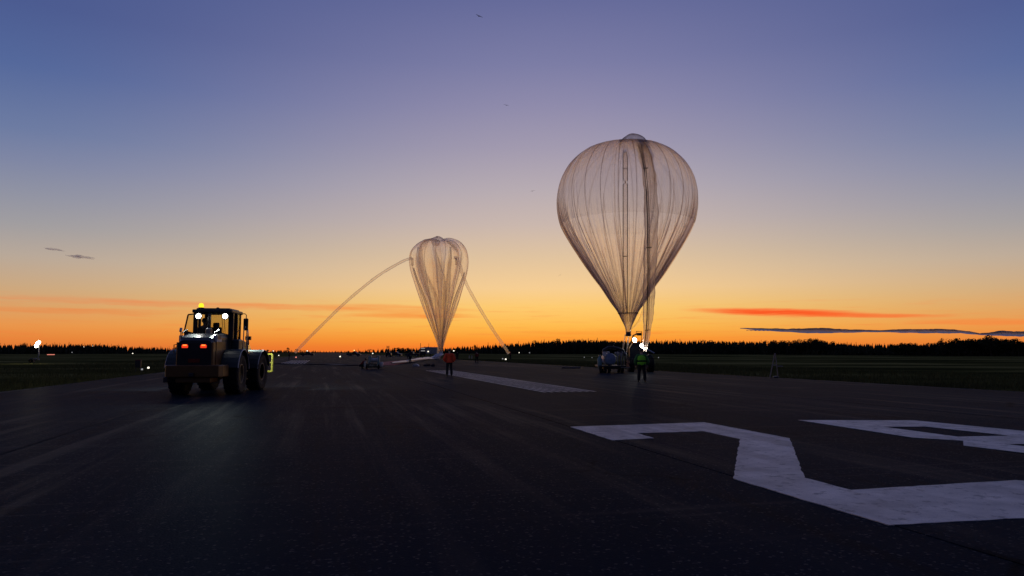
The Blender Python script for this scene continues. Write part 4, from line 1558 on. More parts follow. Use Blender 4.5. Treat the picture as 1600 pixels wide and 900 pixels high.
for s in (-0.4, 0.3):
    MB(TF).box(s - 0.06, s + 0.06, Y0 - 0.02, Y0 + 1.25, 0.42, 0.47).box(s - 0.06, s + 0.06, Y0 - 0.03, Y0 + 0.03, 0.45, 1.1).build('fork', M['steel'], fco)
MB(TF).box(-0.62, 0.62, 4.85, Y0 - 0.03, 0.45, 0.75).build('quick_coupler', M['steel'], loader, 0.03)

# ------------------------------------------------------------------ people
def skin(nodes, edges, sub=1):
    """nodes: name -> (x, y, z, r) ; one continuous skinned surface, returned as a mesh"""
    names = list(nodes)
    me = bpy.data.meshes.new('tmp')
    me.from_pydata([nodes[n][:3] for n in names], [(names.index(a), names.index(b)) for a, b in edges], [])
    ob = bpy.data.objects.new('tmp', me)
    COL.objects.link(ob)
    md = ob.modifiers.new('skin', 'SKIN')
    md.use_smooth_shade = True
    md.branch_smoothing = 0.4
    for i, n in enumerate(names):
        r = nodes[n][3]
        ry = nodes[n][4] if len(nodes[n]) > 4 else r
        me.skin_vertices[0].data[i].radius = (r, ry)
        me.skin_vertices[0].data[i].use_root = (i == 0)
    sb = ob.modifiers.new('sub', 'SUBSURF')
    sb.levels = sub
    sb.render_levels = sub
    dg = bpy.context.evaluated_depsgraph_get()
    out = bpy.data.meshes.new_from_object(ob.evaluated_get(dg))
    bpy.data.objects.remove(ob)
    bpy.data.meshes.remove(me)
    return out


def setm(me, m_):
    me.materials.clear()
    me.materials.append(m_)
    return me


def person_meshes(P, jacket, trousers, vest=None, hat=None, fingers=True, bulk=0.0):
    """P: joint positions; local +y is the way the person faces"""
    N_, E = {}, []

    def nd(n, p, r, ry=None):
        N_[n] = (p[0], p[1], p[2], r) if ry is None else (p[0], p[1], p[2], r, ry)
    pel, ch, nk, hd_ = P['pelvis'], P['chest'], P['neck'], P['head']
    nd('pel', pel, 0.13, 0.11)
    nd('waist', pel.lerp(ch, 0.45), 0.12, 0.095)
    nd('chest', ch, 0.15, 0.11)
    nd('nk0', ch.lerp(nk, 0.75), 0.08)
    nd('nk', nk, 0.055)
    f = P.get('face', Vector((0, 1, 0)))
    upv = (hd_ - nk).normalized()
    nd('jaw', nk.lerp(hd_, 0.45) + f * 0.025, 0.062)
    nd('hd', hd_ + f * 0.01, 0.082)
    nd('top', hd_ + upv * 0.085, 0.07)
    nd('nose', hd_ + f * 0.1 - upv * 0.02, 0.016)
    E += [('pel', 'waist'), ('waist', 'chest'), ('chest', 'nk0'), ('nk0', 'nk'), ('nk', 'jaw'), ('jaw', 'hd'), ('hd', 'top'), ('hd', 'nose')]
    side_ = f.cross(Vector((0, 0, 1))).normalized()
    for k, s in (('earL', -1), ('earR', 1)):
        nd(k, hd_ + side_ * 0.085 * s - f * 0.005, 0.014)
        E.append(('hd', k))
    for S in 'LR':
        sh, el_, wr = P['sh' + S], P['el' + S], P['wr' + S]
        nd('sh' + S, sh, 0.06)
        nd('ua' + S, sh.lerp(el_, 0.5), 0.05)
        nd('el' + S, el_, 0.042)
        nd('fa' + S, el_.lerp(wr, 0.35), 0.043)
        nd('wr' + S, wr, 0.028)
        hdv = (wr - el_).normalized()
        palm = wr + hdv * 0.06
        nd('pm' + S, palm, 0.034, 0.018)
        nd('pk' + S, wr + hdv * 0.095, 0.036, 0.016)
        E += [('nk0', 'sh' + S), ('sh' + S, 'ua' + S), ('ua' + S, 'el' + S), ('el' + S, 'fa' + S), ('fa' + S, 'wr' + S), ('wr' + S, 'pm' + S), ('pm' + S, 'pk' + S)]
        if fingers:
            ax = hdv.cross(Vector((1, 0, 0)))
            ax = ax.normalized() if ax.length > .2 else Vector((0, 1, 0))
            inn = Vector((-1 if S == 'R' else 1, 0, 0))
            for q, (o_, L_) in enumerate(((0.028, 0.07), (0.010, 0.082), (-0.009, 0.076), (-0.027, 0.058))):
                b0 = wr + hdv * 0.1 + ax * o_
                b1 = b0 + hdv * L_ * 0.5 + inn * 0.006
                b2 = b0 + hdv * L_ * 0.9 + inn * 0.03
                for t_, pp_, rr in (('a', b0, 0.0095), ('b', b1, 0.0088), ('c', b2, 0.0075)):
                    nd(f'f{q}{t_}{S}', pp_, rr)
                E += [('pk' + S, f'f{q}a{S}'), (f'f{q}a{S}', f'f{q}b{S}'), (f'f{q}b{S}', f'f{q}c{S}')]
            t0 = wr + hdv * 0.045 + ax * 0.035
            t1 = t0 + hdv * 0.03 + ax * 0.022 + inn * 0.012
            nd('t0' + S, t0, 0.012)
            nd('t1' + S, t1, 0.0095)
            E += [('pm' + S, 't0' + S), ('t0' + S, 't1' + S)]
        hp, kn, an, toe = P['hp' + S], P['kn' + S], P['an' + S], P['toe' + S]
        nd('hp' + S, hp, 0.088)
        nd('th' + S, hp.lerp(kn, 0.5), 0.072)
        nd('kn' + S, kn, 0.053)
        nd('cf' + S, kn.lerp(an, 0.35) - f * 0.012, 0.055)
        nd('an' + S, an, 0.037)
        nd('ft' + S, toe, 0.036, 0.028)
        E += [('pel', 'hp' + S), ('hp' + S, 'th' + S), ('th' + S, 'kn' + S), ('kn' + S, 'cf' + S), ('cf' + S, 'an' + S), ('an' + S, 'ft' + S)]
    out = {'body': setm(skin(N_, E, 1), M['skin'])}

    def grown(keys, edges, add, sub=1, over={}):
        nn = {}
        for k in keys:
            q = N_[k]
            g_ = over.get(k, add)
            nn[k] = (q[0], q[1], q[2], q[3] + g_, (q[4] if len(q) > 4 else q[3]) + g_)
        return skin(nn, [e for e in edges if e[0] in nn and e[1] in nn], sub)
    tk = ['waist', 'pel', 'chest', 'nk0'] + [a + S for S in 'LR' for a in ('sh', 'ua', 'el', 'fa', 'wr')]
    out['jacket'] = setm(grown(tk, E, 0.028 + bulk, 1, {'nk0': 0.02 + bulk, 'pel': 0.035 + bulk, 'chest': 0.035 + bulk, 'waist': 0.045 + bulk, 'wrL': 0.02, 'wrR': 0.02}), M[jacket])
    lk = ['pel'] + [a + S for S in 'LR' for a in ('hp', 'th', 'kn', 'cf', 'an')]
    out['trousers'] = setm(grown(lk, E, 0.034, 1, {'pel': 0.015, 'anL': 0.045, 'anR': 0.045, 'cfL': .042, 'cfR': .042}), M[trousers])
    for S in 'LR':
        an, toe = P['an' + S], P['toe' + S]
        d_ = (toe - an)
        d_.z = 0
        d_ = d_.normalized()
        nn = {'a': (an.x, an.y, an.z + 0.08, 0.06), 'b': (an.x - d_.x * .03, an.y - d_.y * .03, an.z - 0.02, 0.056), 'c': (toe.x, toe.y, toe.z + 0.005, 0.048, 0.042), 'd': (toe.x + d_.x * .06, toe.y + d_.y * .06, toe.z, 0.038, 0.034)}
        out['boot' + S] = setm(skin(nn, [('a', 'b'), ('b', 'c'), ('c', 'd')], 1), M['black'])
    if vest:
        vk = ['waist', 'pel', 'chest', 'nk0']
        nn = {k: N_[k] for k in vk}
        sh = {'L': P['shL'], 'R': P['shR']}
        vm = {'w': (*pel.lerp(ch, -0.3), 0.25, 0.2), 'w2': (*pel.lerp(ch, 0.35), 0.255, 0.205), 'c': (*ch, 0.27, 0.205), 'n': (*ch.lerp(nk, 0.8), 0.2, 0.16)}
        out['vest'] = setm(skin(vm, [('w', 'w2'), ('w2', 'c'), ('c', 'n')], 2), M[vest])
        b0 = pel.lerp(ch, 0.52)
        m_ = MB()
        m_.lathe([(0.243, -0.045), (0.249, 0.0), (0.243, 0.045)], 24, 2, 0, Matrix.Translation(b0) @ Matrix.Diagonal((1.0, 0.79, 1, 1)))
        out['reflective_band'] = m_.mesh('reflective_band', M['navy'], True)
    # hair or hat: a close shell over the skull
    m_ = MB()
    Tm = Matrix.Translation(hd_ + upv * 0.03 - f * 0.012)
    m_.lathe([(0.0, 0.13), (0.05, 0.122), (0.085, 0.09), (0.103, 0.04), (0.105, -0.01), (0.095, -0.04)], 16, 2, 0, Tm)
    if hat:
        m_.box(-0.075, 0.075, 0.08, 0.16, -0.0, 0.012, 0, Tm)
    out['cap' if hat else 'hair'] = m_.mesh('cap' if hat else 'hair', M[hat or 'hair'], True)
    return out


def stand(h=1.75, elb=0.16, hands='side', lean=0.0, spread=0.11, bend=0.0):
    k = h / 1.75
    V = lambda x, y, z: Vector((x * k, y * k, z * k))
    P = {'pelvis': V(0, 0, 0.93), 'chest': V(0, lean, 1.27), 'neck': V(0, lean * 1.3, 1.48), 'head': V(0, lean * 1.5 + 0.02, 1.62)}
    if bend:
        P.update({'chest': V(0, 0.27, 1.08), 'neck': V(0, 0.45, 1.12), 'head': V(0, 0.58, 1.1)})
    for S, s in (('L', -1), ('R', 1)):
        P['sh' + S] = V(s * 0.185, lean + (0.30 if bend else 0), 1.4 if not bend else 1.1)
        if bend:
            P['el' + S], P['wr' + S] = V(s * 0.2, 0.42, 0.82), V(s * 0.14, 0.5, 0.58)
        elif hands == 'side':
            P['el' + S], P['wr' + S] = V(s * (0.24 + elb * 0.3), -0.02, 1.12), V(s * (0.25 + elb * 0.2), 0.06, 0.88)
        elif hands == 'front':
            P['el' + S], P['wr' + S] = V(s * 0.3, -0.05, 1.13), V(s * 0.2, 0.14, 0.98)
        elif hands == 'pocket':
            P['el' + S], P['wr' + S] = V(s * 0.33, -0.08, 1.14), V(s * 0.235, 0.05, 0.93)
        elif hands == 'hold':
            P['el' + S], P['wr' + S] = V(s * 0.24, 0.12, 1.16), V(s * 0.12, 0.34, 1.28)
        P['hp' + S] = V(s * 0.095, 0, 0.9)
        P['kn' + S] = V(s * (0.1 + spread * 0.25), 0.02 + (0.06 if bend else 0), 0.49)
        P['an' + S] = V(s * (0.09 + spread * 0.45), 0.0, 0.09)
        P['toe' + S] = V(s * (0.11 + spread * 0.5), 0.14, 0.036)
    return P


def person(meshes, label, loc_, rz=0.0, group='ground crew on the runway', scale=1.0):
    t = thing('person', label, 'person', loc_, rz, group)
    t.scale = (scale,) * 3
    for k in ('body', 'jacket', 'trousers', 'bootL', 'bootR', 'vest', 'reflective_band', 'hair', 'cap'):
        if k in meshes:
            link({'bootL': 'boot', 'bootR': 'boot'}.get(k, k), meshes[k], t)
    return t


M['sleeve'] = mat('green_sleeve', (0.06, 0.2, 0.06), 0.8, spec=0.2)
g1 = ground(1003, 597.5)
person(person_meshes(stand(1.78, 0.3, 'side', 0.0, 0.16), 'sleeve', 'navy', 'green', 'black', True, 0.02), 'person in a bright green vest with dark band, back turned, before the lit tractor', tuple(g1), R(-8))
g2 = ground(702, 588.5)
person(person_meshes(stand(1.8, 0.3, 'pocket', 0.0, 0.12), 'red', 'navy', None, 'black', True, 0.045), 'person in a red jacket, hands in pockets, back turned, largest of the crew in red', tuple(g2), R(6))
far_red = person_meshes(stand(1.7, 0.25, 'front', 0.0, 0.2), 'darkred', 'navy', fingers=True)
person(far_red, 'distant person in a red jacket standing right of the limp balloon, feet apart', tuple(ground(745, 567.2)), R(20))
hold = person_meshes(stand(1.75, 0.2, 'hold', 0.05, 0.2), 'darkred', 'navy')
person(hold, 'distant person in dark red holding the end of the right inflation tube', tuple(at(797.5, 562, 159).xy) + (0,), R(60))
person(hold, 'distant person in dark red holding the end of the left inflation tube', tuple(at(451.5, 562, 152).xy) + (0,), R(-70))
bend_ = person_meshes(stand(1.75, 0, 'side', 0, 0.15, 1), 'navy', 'navy')
person(bend_, 'person in dark clothes bending over the bundled white film', tuple(ground(641, 567.2)), R(50))
navy_ = person_meshes(stand(1.75, 0.2, 'front', 0.0, 0.12), 'navy', 'navy')
person(navy_, 'dark-clothed person standing behind the red jacket, partly hidden by it', tuple(ground(714.5, 562.5)), R(30))
# the loader's operator, leaning out at the open door
op = stand(1.75, 0.1, 'hold', -0.02, 0.05)
for S, s in (('L', -1), ('R', 1)):
    op['kn' + S] = Vector((s * 0.13, 0.42, 0.93))
    op['an' + S] = Vector((s * 0.13, 0.5, 0.5))
    op['toe' + S] = Vector((s * 0.14, 0.66, 0.45))
po = Matrix.Rotation(HL, 4, 'Z') @ Vector((-0.52, 1.15, 1.18)) + Vector((-11.63, 28.35, 0))
person(person_meshes(op, 'navy', 'navy', None, 'black'), "wheel loader's operator in dark clothes, seen through the cab's rear window", tuple(po), HL, None)

# ------------------------------------------------------------------ tank trailer under the large balloon
TD = ground(958, 583)
trailer = thing('tank_trailer', 'low trailer with a round blue tank end and coiled hoses under the large balloon', 'trailer', (TD.x, TD.y, 0), 0)
KX = TD.y / F_PX   # metres per photograph pixel here
X_ = lambda px: (px - 958) * KX
Z_ = lambda py: at(958, py, TD.y).z
MB().box(X_(936), X_(984), 0.0, 2.6, Z_(573.5), Z_(571)).box(X_(945), X_(972), 0.3, 2.4, Z_(577), Z_(573.5)).build('chassis', M['steel'], trailer, 0.02)
tk_ = MB()
cx, cz, r = X_(954.5), Z_(561), 9.2 * KX
tk_.lathe([(0.0, -0.02), (r * 0.6, 0.0), (r * 0.93, 0.06), (r, 0.16), (r, 2.3), (r * 0.7, 2.45), (0, 2.5)], 32, 1, 0, None, (cx, 0.05, cz))
tko = tk_.build('tank', M['blue'], trailer, 0, True)
MB().lathe([(r * 0.2, -0.06), (r * 0.2, 0.02)], 16, 1, 0, None, (cx, 0.03, cz)).build('tank_hatch', M['blue'], tko)
MB().lathe([(r * 1.02, 0.3), (r * 1.06, 0.3), (r * 1.06, 0.4), (r * 1.02, 0.4)], 32, 1, 0, None, (cx, 0.05, cz)).build('tank_strap', M['steel'], tko)
tl_ = MB().lathe([(0.14, 0.4), (0.17, 0.48), (0.17, 1.05), (0.13, 1.16), (0.07, 1.2), (0.07, 1.3)], 18, 2, 0, None, (X_(938), 0.25, 0)).build('gas_cylinder', M['teal'], trailer, 0, True)
MB().tube([(X_(938), 0.25, 1.28), (X_(938), 0.25, 1.38)], 0.09, 10).build('valve', M['chrome'], tl_)
MB().box(X_(942.5), X_(947.5), 0.02, 0.3, Z_(557), Z_(549.5)).build('valve_panel', M['white'], trailer, 0.02)
MB().box(X_(949), X_(953), 0.05, 0.25, Z_(551.5), Z_(549)).build('gauge_box', M['white'], trailer, 0.02)
MB().tube([(X_(943), 0.4, Z_(555)), (X_(945), 0.4, Z_(547)), (X_(952), 0.4, Z_(543)), (X_(960), 0.4, Z_(543)), (X_(968), 0.4, Z_(545)), (X_(975), 0.4, Z_(548)), (X_(978), 0.4, Z_(556))], 0.12, 8).build('hose_bundle', M['black'], trailer, 0, True)
MB().tube([(X_(953), 0.3, Z_(538.3)), (X_(966), 0.3, Z_(537.6))], 0.03, 6).tube([(X_(960), 0.3, Z_(543)), (X_(961), 0.3, Z_(536))], 0.03, 6).build('antenna_bar', M['steel'], trailer)
rh = random.Random(3)
for k in range(9):
    px = 966 + 1.7 * k
    MB().tube([(X_(px), 0.1 + 0.05 * (k % 3), Z_(571)), (X_(px - rh.uniform(0, 3)), 0.0, Z_(562)), (X_(px + rh.uniform(-2, 2)), 0.15, Z_(rh.uniform(547, 552)))], 0.035, 6).build('hose', M['grey' if k % 3 == 0 else 'black'], trailer, 0, True)
for k in range(4):
    MB().lathe([(0.09, -0.05), (0.1, 0), (0.09, 0.05), (0.03, 0.06)], 12, 1, 0, None, (X_(963 + 2.5 * k), -0.02, Z_(552 + 3 * (k % 2)))).build('valve_wheel', M['chrome'], trailer)
MB().tube([(X_(976), -0.1, Z_(550)), (X_(979), -0.1, Z_(554)), (X_(980), -0.1, Z_(563))], 0.03, 6).build('lance', M['chrome'], trailer, 0, True)
MB().box(X_(970), X_(984), -0.3, 0.0, Z_(574.8), Z_(574)).build('tailboard', M['chrome'], trailer)
M['copper'] = mat('copper_fittings', (0.5, 0.24, 0.15), 0.4, 0.6)
cf = MB()
for k in range(5):
    cf.box(X_(978.5) + 0.05 * (k % 2), X_(983.5) - 0.06 * (k % 3), -0.2, 0.0, Z_(573.6 - 2.1 * k), Z_(572 - 2.1 * k))
cf.build('manifold', M['copper'], trailer, 0.015)
wheels(trailer, [(X_(946.5), 0.35, 0.3), (X_(973), 0.35, 0.3), (X_(946.5), 2.2, 0.3), (X_(973), 2.2, 0.3)], 0.3, 0.2, 0.16, 'chrome', lugs=14)
wheels(trailer, [(X_(939.5), 0.35, 0.3), (X_(953), 0.35, 0.3)], 0.3, 0.2, 0.16, 'steel', lugs=14)
tb_ = ground(878, 575.6)
tag(MB().tube([tuple(tb_ + Vector((0, 0, 0.06))), (X_(938) + TD.x, tb_.y - 0.4, 0.07)], 0.06, 8).build('black_pole', M['black']), 'long black pole lying on the runway left of the tank trailer', 'pole')

# ------------------------------------------------------------------ dark tractor with two lit lamps
KD = 59.0
tr0 = at(1004, 580, KD)
tractor = thing('tractor', 'dark tractor with two bright lamps standing behind the person in green', 'tractor', (tr0.x, KD, 0), R(-6))
kx = KD / F_PX
TX = lambda px: (px - 1004) * kx
TZ = lambda py: at(1004, py, KD).z
MB().box(TX(986), TX(1012), 0.4, 2.6, 0.55, TZ(560)).build('chassis', M['steel'], tractor, 0.04)
MB().prism([(TX(985), TZ(566)), (TX(985), TZ(544)), (TX(990), TZ(536)), (TX(1001), TZ(535)), (TX(1004), TZ(545)), (TX(1012), TZ(549)), (TX(1012), TZ(566))], 1, 0.5, 1.9).build('engine_body', M['hood'], tractor, 0.05)
wheels(tractor, [(TX(1018.5), 0.9, 0.62), (TX(988), 0.9, 0.62), (TX(1018.5), 3.0, 0.62), (TX(988), 3.0, 0.62)], 0.62, 0.45, 0.28, lugs=16)
MB().tube([(TX(1010), 0.5, TZ(545)), (TX(1016), 0.45, TZ(548)), (TX(1023), 0.4, TZ(552))], 0.06, 8).build('side_arm', M['chrome'], tractor)
MB().prism([(TX(1011), TZ(566)), (TX(1011), TZ(556)), (TX(1016), TZ(553.5)), (TX(1021), TZ(556)), (TX(1022), TZ(560))], 1, 0.55, 1.3).build('mudguard', M['fender'], tractor, 0.03)
MB().tube([(TX(988), 0.6, TZ(536)), (TX(991), 0.6, TZ(524)), (TX(997), 0.6, TZ(521.5)), (TX(1004), 0.6, TZ(521.5))], 0.06, 8).tube([(TX(996), 0.6, TZ(522)), (TX(996), 0.6, TZ(517.5)), (TX(1004), 0.6, TZ(517.5)), (TX(1004), 0.6, TZ(536))], 0.03, 6).box(TX(997), TX(1004.5), 0.5, 0.7, TZ(524), TZ(519.8)).build('lamp_rack', M['black'], tractor)
for px, py, hw, hh in ((993, 531.3, 2.8, 3.6), (1004, 540.5, 2.6, 3.3)):
    T = Matrix.Translation((TX(px), 0.3, TZ(py))) @ Matrix.Rotation(R(-25), 4, 'Y') @ Matrix.Diagonal((hw * kx, 1, hh * kx, 1))
    fl_ = MB().lathe([(0.0, 0.22), (0.7, 0.2), (1.05, 0.08), (1.05, 0.03)], 20, 1, 0, T).build('flood_light', M['black'], tractor)
    MB().lathe([(1.0, 0.03), (0.8, 0.0), (0.0, -0.015)], 20, 1, 0, T).build('lens', M['lampw'], fl_, 0, True)
    lamp('flood_beam', 'SPOT', (TX(px), 0.15, TZ(py)), 24, (1, 0.97, 0.9), tractor, (TX(px) - 1.2, -4, 0.6), 130, 0.8, 0.1)

# ------------------------------------------------------------------ launch spool in the middle distance
sd = ground(579, 576.5)
kS = sd.y / F_PX
SX = lambda px: (px - 579) * kS
SZ = lambda py: at(579, py, sd.y).z
spool = thing('launch_spool', 'low wheeled launch frame with two teal uprights standing before the red cloth', 'launch frame', (sd.x, sd.y, 0), R(4))
MB().box(SX(572), SX(589), 0, 0.9, 0.25, 0.55).box(SX(571), SX(596), 0.2, 0.5, 0.12, 0.3).build('base_frame', M['steel'], spool, 0.02)
for a, b, top_ in ((575, 579.5, 556.5), (589, 592.5, 556.0)):
    MB().box(SX(a), SX(b), 0.1, 0.5, 0.3, SZ(top_)).build('upright', M['teal'], spool, 0.03)
MB().lathe([(0.1, SX(577)), (0.32, SX(577)), (0.32, SX(578)), (0.2, SX(578)), (0.2, SX(589)), (0.32, SX(589)), (0.32, SX(590)), (0.1, SX(590))], 24, 0, 0, None, (0, 0.3, SZ(563))).build('drum', M['grey'], spool, 0, True)
MB().box(SX(577), SX(590), 0.0, 0.3, SZ(572), SZ(569.5)).build('cross_beam', M['grey'], spool, 0.02)
MB().lathe([(0.16, 0.2), (0.17, 0.25), (0.17, SZ(566.5)), (0.12, SZ(565.6))], 16, 2, 0, None, (SX(595.5), 0.1, 0)).build('ballast_cylinder', M['grey'], spool, 0, True)
MB().box(SX(568.5), SX(572), 0.0, 0.3, 0.2, SZ(565)).build('side_box', M['grey'], spool, 0.03)
wheels(spool, [(SX(573), 0.1, 0.22), (SX(591), 0.1, 0.22)], 0.22, 0.14, 0.12, 'steel', lugs=12)
crouch = stand(1.7, 0, 'side', 0, 0.15)
for S, s in (('L', -1), ('R', 1)):
    crouch.update({'hp' + S: Vector((s * .1, -0.1, .34)), 'kn' + S: Vector((s * .17, .28, .44)), 'an' + S: Vector((s * .12, -0.02, .09)), 'toe' + S: Vector((s * .13, .12, .036)),
                   'sh' + S: Vector((s * .185, .16, .78)), 'el' + S: Vector((s * .22, .34, .56)), 'wr' + S: Vector((s * .12, .5, .5))})
crouch.update({'pelvis': Vector((0, -0.12, .36)), 'chest': Vector((0, .1, .66)), 'neck': Vector((0, .24, .84)), 'head': Vector((0, .33, .95))})
person(person_meshes(crouch, 'darkred', 'navy'), 'person in dark red crouching at the left side of the launch frame', tuple(ground(565.5, 576.3)), R(-70), scale=0.95)

# small bags and tools on the asphalt left of the red jacket
for px, py, w_, lab in ((650, 572.4, .35, 'small pale bag on the asphalt, leftmost of three small bundles'), (667, 572.2, .42, 'dark bundle on the asphalt, the middle one of three small bundles'), (677, 572.6, .4, 'dark bundle on the asphalt nearest the red jacket')):
    p = ground(px, py)
    b_ = MB()
    b_.prism([(-w_, 0), (w_, 0), (w_ * .95, 0.16), (w_ * .5, 0.26), (-w_ * .4, 0.23), (-w_ * .9, 0.14)], 1, -0.2, 0.2)
    b_.tube([(-w_ * .3, 0, .22), (-w_ * .2, 0, .32), (w_ * .2, 0, .33), (w_ * .35, 0, .24)], 0.02, 6)
    o = b_.build('tool_bag', M['grey' if px == 650 else 'navy'], None, 0.04)
    o.location = p
    o.rotation_euler = (0, 0, px)
    tag(o, lab, 'bag', 'bundles on the asphalt')
# dark cable across the runway
cb = [ground(400 + 9 * k, 568.6 + 0.16 * k + 0.25 * math.sin(k * 0.9)) for k in range(19)]
tag(MB().tube([tuple(p + Vector((0, 0, 0.05))) for p in cb], 0.09, 6).build('ground_cable', M['black'], None, 0, True), 'thick dark cable lying across the runway left of the launch frame', 'cable')

# ------------------------------------------------------------------ distant vehicles
def pickup(px, py, label, col, length=4.9, rz=0.0, lights=False, group='distant pickups by the limp balloon', van=False):
    p = ground(px, py)
    t = thing('pickup_truck' if not van else 'van', label, 'pickup' if not van else 'van', (p.x, p.y, 0), rz, group)
    L = length / 2
    prof = [(-L, 0.45), (-L, 1.0), (-L + 0.1, 1.06), (-0.35, 1.06), (-0.2, 1.78), (0.85, 1.8), (1.35, 1.12), (L - 0.15, 1.0), (L, 0.85), (L, 0.45)] if not van else \
           [(-L, 0.45), (-L, 2.2), (-L + .1, 2.3), (1.0, 2.3), (1.6, 1.35), (L, 1.1), (L, 0.45)]
    MB().prism(prof, 1, -0.9, 0.9).build('body', M[col], t, 0.05)
    for s in (-1, 1):
        y = s * 0.905
        w_ = MB().prism([(-0.1, 1.1), (0.0, 1.68), (0.78, 1.7), (1.18, 1.12)] if not van else [(0.2, 1.4), (0.2, 2.0), (0.95, 2.0), (1.35, 1.4)], 1, min(y, y + s * .012), max(y, y + s * .012)).build('side_window', M['black'], t)
        MB().box(L - 0.02, L + 0.02, s * 0.65 - 0.15, s * 0.65 + 0.15, 0.75, 0.9).build('headlight', M['edge'] if lights else M['chrome'], t)
        MB().box(-L - 0.02, -L + 0.02, s * 0.78 - 0.08, s * 0.78 + 0.08, 0.75, 0.98).build('tail_light', M['darkred'], t)
    MB().box(L - 0.05, L + 0.08, -0.9, 0.9, 0.42, 0.6).build('bumper', M['chrome'], t, 0.02)
    whm, rim_ = pickup.wm
    for x_ in (-L * 0.62, L * 0.64):
        for s in (-0.82, 0.82):
            o_ = link('wheel', whm, t)
            o_.location = (x_, s, 0.38)
            o_.rotation_euler = (0, 0, R(90))
            link('rim', rim_, o_)
    return t


a_, b_ = wheel_meshes(0.38, 0.24, 0.22, lugs=12)
pickup.wm = (a_.mesh('wheel', M['rubber']), b_.mesh('rim', M['chrome'], True))
pickup(480, 556.3, 'dark pickup far down the runway with a small white light above it', 'black', 5.2, R(8), group='distant vehicles down the runway')
pickup(553, 556.2, 'dark vehicle far down the runway with an orange roof light, left of the forklift', 'black', 5.5, R(-10), group='distant vehicles down the runway')
pickup(617, 557.0, 'dark pickup parked beside the forklift mast', 'black', 5.0, R(-12))
pickup(645, 557.4, 'dark pickup parked left of the white-striped truck', 'black', 5.0, R(170))
# lights carried by the far vehicles
def roof_light(px, py, d, material, label, z0):
    p = at(px, py, d)
    m_ = MB().tube([(0, 0, 0), (0, 0, p.z - 0.2)], 0.05, 6)
    t = thing('mast_light', label, 'light', (p.x, d, 0), 0, 'distant lights on masts')
    m_.build('mast', M['black'], t)
    MB().lathe([(0.0, -0.2), (0.2, -0.1), (0.22, 0.05), (0.1, 0.15), (0, 0.17)], 10, 2, 0, None, (0, 0, p.z)).build('lamp_head', M[material], t)
    return t


M['orange'] = glow('lamp_orange', (1.0, 0.62, 0.2), 2.0)
roof_light(553.5, 547.4, 272, 'orange', 'far orange mast light just right of the treeline dip, over the distant vehicles', 0)
roof_light(480, 548.2, 290, 'edge', 'far white mast light above the distant dark pickup', 0)
roof_light(427, 548.3, 330, 'edge', 'far white mast light right of the yellow fork carriage, above the grass', 0)
roof_light(131, 542.0, 560, 'edge', 'far mast light in front of the left trees, left one of a pair', 0)
roof_light(145, 540.6, 560, 'edge', 'far mast light in front of the left trees, right one of a pair', 0)

# forklift
p = ground(606, 557.5)
fk = thing('forklift', 'dark forklift with a tall twin-rail mast standing against the trees', 'forklift', (p.x, p.y, 0), R(0))
kk = p.y / F_PX
fz = lambda py: at(606, py, p.y).z
for s in (-0.32, 0.32):
    MB().box(s - 0.09, s + 0.09, -0.1, 0.1, 0.2, fz(540.3)).build('mast_rail', M['black'], fk)
MB().box(-0.4, 0.4, -0.08, 0.08, fz(542.8), fz(541.8)).build('cross_bar', M['black'], fk)
MB().box(-0.4, 0.4, -0.08, 0.08, fz(547), fz(546.4)).build('cross_bar', M['black'], fk)
MB().prism([(-0.7, 0.4), (-0.7, 1.3), (0.2, 1.4), (0.9, 1.25), (1.0, 0.5)], 1, 0.2, 2.2).build('body', M['fender'], fk, 0.05)
for s in (-0.6, 0.6):
    MB().box(s - 0.05, s + 0.05, 0.4, 0.5, 1.3, 2.3).box(s - 0.05, s + 0.05, 1.6, 1.7, 1.3, 2.3).build('guard_post', M['grey'], fk)
MB().box(-0.7, 0.7, 0.35, 1.75, 2.3, 2.38).build('overhead_guard', M['black'], fk)
wheels(fk, [(-0.65, 0.5, 0.38), (0.75, 0.5, 0.38), (-0.65, 2.0, 0.38), (0.75, 2.0, 0.38)], 0.38, 0.25, 0.2, lugs=12)

# truck with white stripes
p = ground(668, 558.8)
bt = thing('box_truck', 'parked truck with white stripes across its cab and a grey box body', 'truck', (p.x, p.y, 0), 0)
kk = p.y / F_PX
bx = lambda px: (px - 668) * kk
bz = lambda py: at(668, py, p.y).z
MB().prism([(bx(655.5), 0.7), (bx(655.5), bz(546)), (bx(656.5), bz(543)), (bx(664.5), bz(542.4)), (bx(664.5), 0.7)], 1, 0, 2.4).build('cab', M['black'], bt, 0.08)
MB().box(bx(665), bx(682.5), 0.1, 6.5, 1.1, bz(542.3)).build('box_body', M['grey'], bt, 0.05)
M['stripe'] = glow('glowing_stripe', (0.9, 0.85, 0.78), 0.22)  # faint emission stands in for light on the white stripes; no lamp there
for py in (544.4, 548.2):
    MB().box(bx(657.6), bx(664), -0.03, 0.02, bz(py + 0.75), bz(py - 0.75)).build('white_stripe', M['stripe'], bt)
MB().box(bx(655), bx(656.3), -0.05, 0.1, bz(551.5), bz(545)).build('mirror', M['chrome'], bt, 0.03)
for px, py in ((656.5, 536.2), (669.5, 536.6)):
    MB().tube([(bx(px), 0.5, bz(543)), (bx(px), 0.5, bz(py))], 0.07 if px < 660 else 0.05, 6).build('antenna', M['black'], bt)
MB().box(bx(668), bx(669.6), 0.02, 0.1, bz(550), bz(548.4)).build('marker_light', M['edge'], bt)
MB().lathe([(0.45, 0.0), (0.45, 0.1), (0.2, 0.12)], 16, 1, 0, None, (bx(675.5), -0.05, bz(548.8))).build('hose_reel', M['chrome'], bt)
wheels(bt, [(bx(657.5), 0.6, 0.5), (bx(663.5), 0.6, 0.5), (bx(672), 0.6, 0.5), (bx(680), 0.6, 0.5)], 0.5, 0.3, 0.26, lugs=12)

